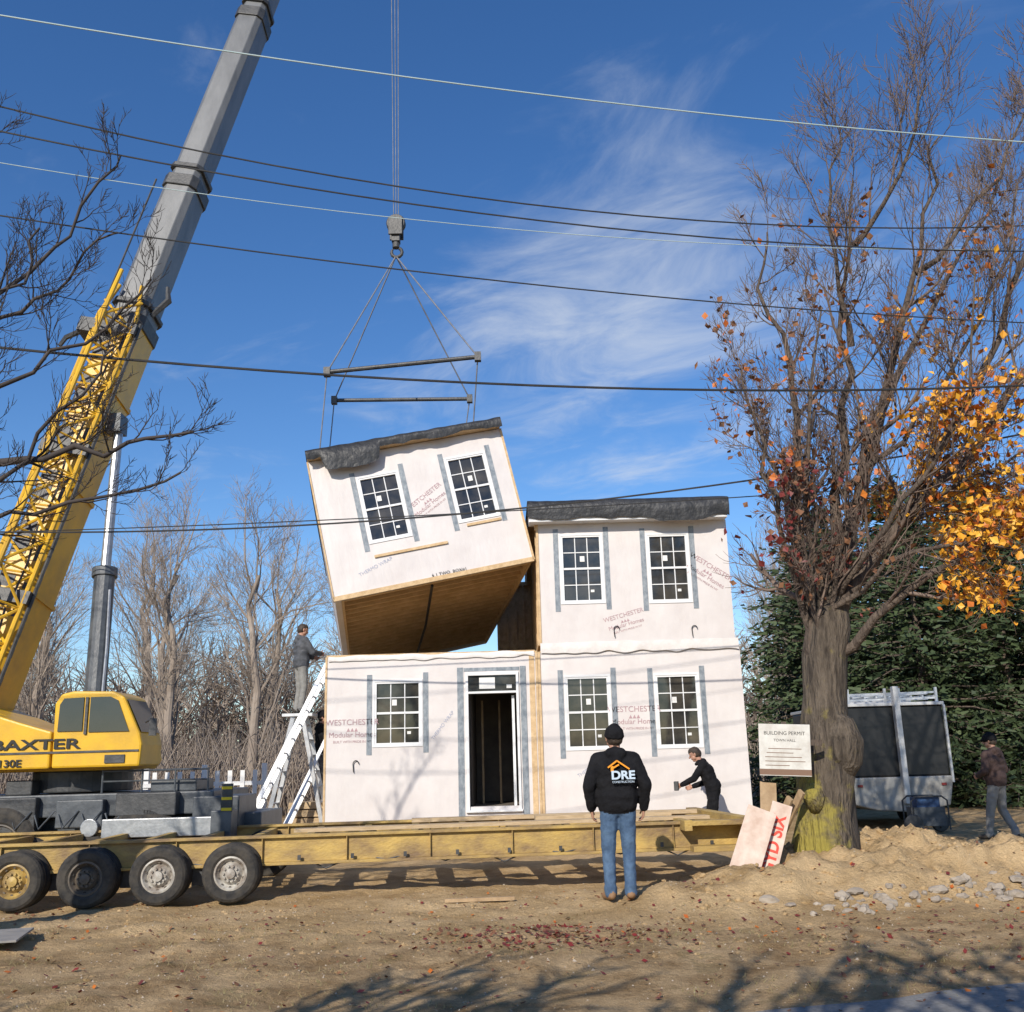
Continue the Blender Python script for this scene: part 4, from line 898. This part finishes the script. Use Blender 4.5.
mb.box(tp.x-.3,tp.x+.3,tp.y-.28,tp.y+.28,2.56,2.615); mb.build('frame_and_rungs',M_alu,SF)
mb=MB(); 
for k in range(6): mb.box(-4.6,-3.72,20.6+.03*(k%2),21.3,.02+k*.15,.15+k*.15)
mb.build('lumber_stack',M_lumber,bevel=.01)
FN=empty('white_picket_fence'); mb=MB()
for k in range(9): x=-7.6+k*.26; mb.box(x,x+.09,21.4,21.42,.5,1.55)
mb.box(-7.8,-5.3,21.421,21.45,.75,.83); mb.box(-7.8,-5.3,21.421,21.45,1.25,1.33)
for x in (-7.8,-6.6,-5.35): mb.box(x,x+.1,21.45,21.55,0,1.68)
mb.build('posts_and_rails',M_vinyl,FN)
# ------------------------------------------------------------ enclosed trailer at right
ET=empty('equipment_trailer',(0,0,0)); M_sil=mat('silver_trim',(.5,.5,.5),(.62,.62,.62),8,.4,metal=.3); M_blk=mat('black_panel',(.012,.012,.013),(.025,.025,.025),2,.35,.2,3)
mb=MB(); mb.box(6.92,9.05,21.8,25.8,1.05,2.5); mb.build('body',M_blk,ET,bevel=.03)
mb=MB(); mb.box(6.9,9.08,21.74,25.9,2.5,2.57); mb.box(7.98,8.1,21.62,21.78,.5,2.9); mb.box(6.88,6.93,21.72,21.79,.9,2.5); mb.box(9.04,9.09,21.72,21.79,.9,2.5); mb.build('silver_frame',M_sil,ET,bevel=.01)
mb=MB(); mb.prism([(6.9,1.04),(9.08,1.04),(8.95,.45),(8.2,.32),(7.4,.38),(6.95,.5)],21.72,25.6); mb.build('lower_hull',mat('dirty_white',(.42,.41,.38),(.24,.225,.2),3,.5),ET,bevel=.03)
mb=MB()
for z in (2.64,2.76): 
    for y in (22.0,22.5,23.5): mb.beam((6.95,y,z),(9.05,y,z+.02),.04,.04)
for k in range(9): mb.beam((7.0+k*.25,22.0,2.70),(7.0+k*.25,24.6,2.70),.035,.04)
for x in (7.1,7.9,8.2,9.0): mb.box(x,x+.05,21.95,22.0,2.57,2.88)
mb.build('ladder_rack',M_alu,ET)
mb=MB()
for y in (23.6,24.5):
    for x in (6.95,9.0): mb.cyl((x-.1,y,.33),(x+.1,y,.33),.33,n=24)
mb.build('wheels',M_tire,ET)
mb=MB(); mb.box(7.05,7.15,21.69,21.715,.85,.9); mb.box(8.8,8.9,21.69,21.715,.85,.9); mb.build('tail_lights',mat('red_lens',(.2,.02,.02),rough=.3),ET)
GN=empty('portable_generator',(7.9,20.2,0)); mb=MB()
for s in (-1,1):
    for y in (0,.45): mb.tube([(-.35*s,y,.08),(-.35*s,y,.62),(-.25*s,y,.7),(.0,y,.7)],[.018]*4,8,0)
mb.box(-.3,.3,.02,.42,.15,.5,1); mb.box(-.22,.22,.05,.4,.5,.68,2); mb.revolve([(.001,-.05),(.17,-.05),(.19,0),(.17,.05),(.001,.05)],(.36,.5,.19),20,0); mb.revolve([(.001,-.05),(.17,-.05),(.19,0),(.17,.05),(.001,.05)],(-.36,-.06,.19),20,0)
mb.build('frame_engine_tank',[M_dk,M_dk2,M_bluep],GN)
PS=empty('permit_sign',(3.27,12.68,1.64),(0,math.radians(3),math.radians(-6)))
mb=MB(); mb.box(-.31,.31,-.006,.006,-.32,.3); mb.build('sign_board',mat('sign_white',(.66,.65,.6),(.5,.47,.42),5,.6),PS,bevel=.003)
mb=MB()
for k,(a,b_) in enumerate(((-.2,.2),(-.22,.1),(-.24,.2),(-.24,.24),(-.24,.05))): mb.box(a,b_,-.008,-.0062,-.0-.05*k,.008-.05*k)
mb.box(-.31,.31,-.0075,-.0061,-.31,-.24)
mb.build('sign_print',mat('brown_print',(.2,.12,.08)),PS)
text('BUILDING PERMIT',(0,-.0065,.17),.062,M_ink2,PS,name='sign_text',align='CENTER',ex=.001); text('TOWN HALL',(0,-.0065,.09),.045,M_ink2,PS,name='sign_text',align='CENTER',ex=.001)
mb=MB(); mb.box(-.03,.03,.007,.045,-.34,.33); mb.box(-.1,.45,.007,.04,.05,.12); mb.build('wood_backer',M_bark,PS)
def board(name,bl,w_,h_,lean,yaw,roll,txt=None,mt=M_pink):
    E=empty(name,bl); E.rotation_mode='XYZ'
    E.matrix_world=Matrix.Translation(bl)@Matrix.Rotation(yaw,4,'Z')@Matrix.Rotation(-lean,4,'X')@Matrix.Rotation(roll,4,'Y')
    mb=MB(); mb.box(0,w_,0,.016,0,h_); mb.build('plywood',mt,E,bevel=.003)
    if txt:
        o=text(txt,(0,0,0),w_*.8,M_red,E,name='spray_lettering',bold=.006,ex=.001); o.matrix_local=Matrix.Translation((w_*.8,-.002,.1))@Matrix(((0,-1,0,0),(0,0,-1,0),(1,0,0,0),(0,0,0,1)))
    return E
board('painted_board',(2.66,12.25,.2),.24,.98,.4,-.1,.36,'GYD SIX')
board('painted_board',(2.26,12.05,.13),.34,1.08,.45,-.05,.42,None)
board('painted_board',(2.85,12.6,.3),.2,1.0,.25,.0,.12,None,M_osbd)
mb=MB()
for k in range(5): mb.beam((2.6+k*.12,13.0+k*.1,.1+.02*k),(2.85+k*.15,12.75,.85+.07*k),.04,.09)
mb.build('scrap_lumber',M_osbd)
mb=MB(); Mx=Matrix.Translation((-5.75,10.15,.08))@Matrix.Rotation(.25,4,'Z'); mb.box(-1.2,.95,-.4,.4,0,.02,0,Mx); mb.build('plywood_sheet',M_grey,bevel=.003)
mb=MB(); mb.beam((4.6,16.2,.06),(6.6,16.6,.07),.15,.06); mb.beam((5.5,17.6,.06),(7.9,17.2,.07),.12,.06); mb.beam((-.9,12.3,.05),(-.1,12.35,.05),.07,.04); mb.build('lumber_offcuts',M_osbd)
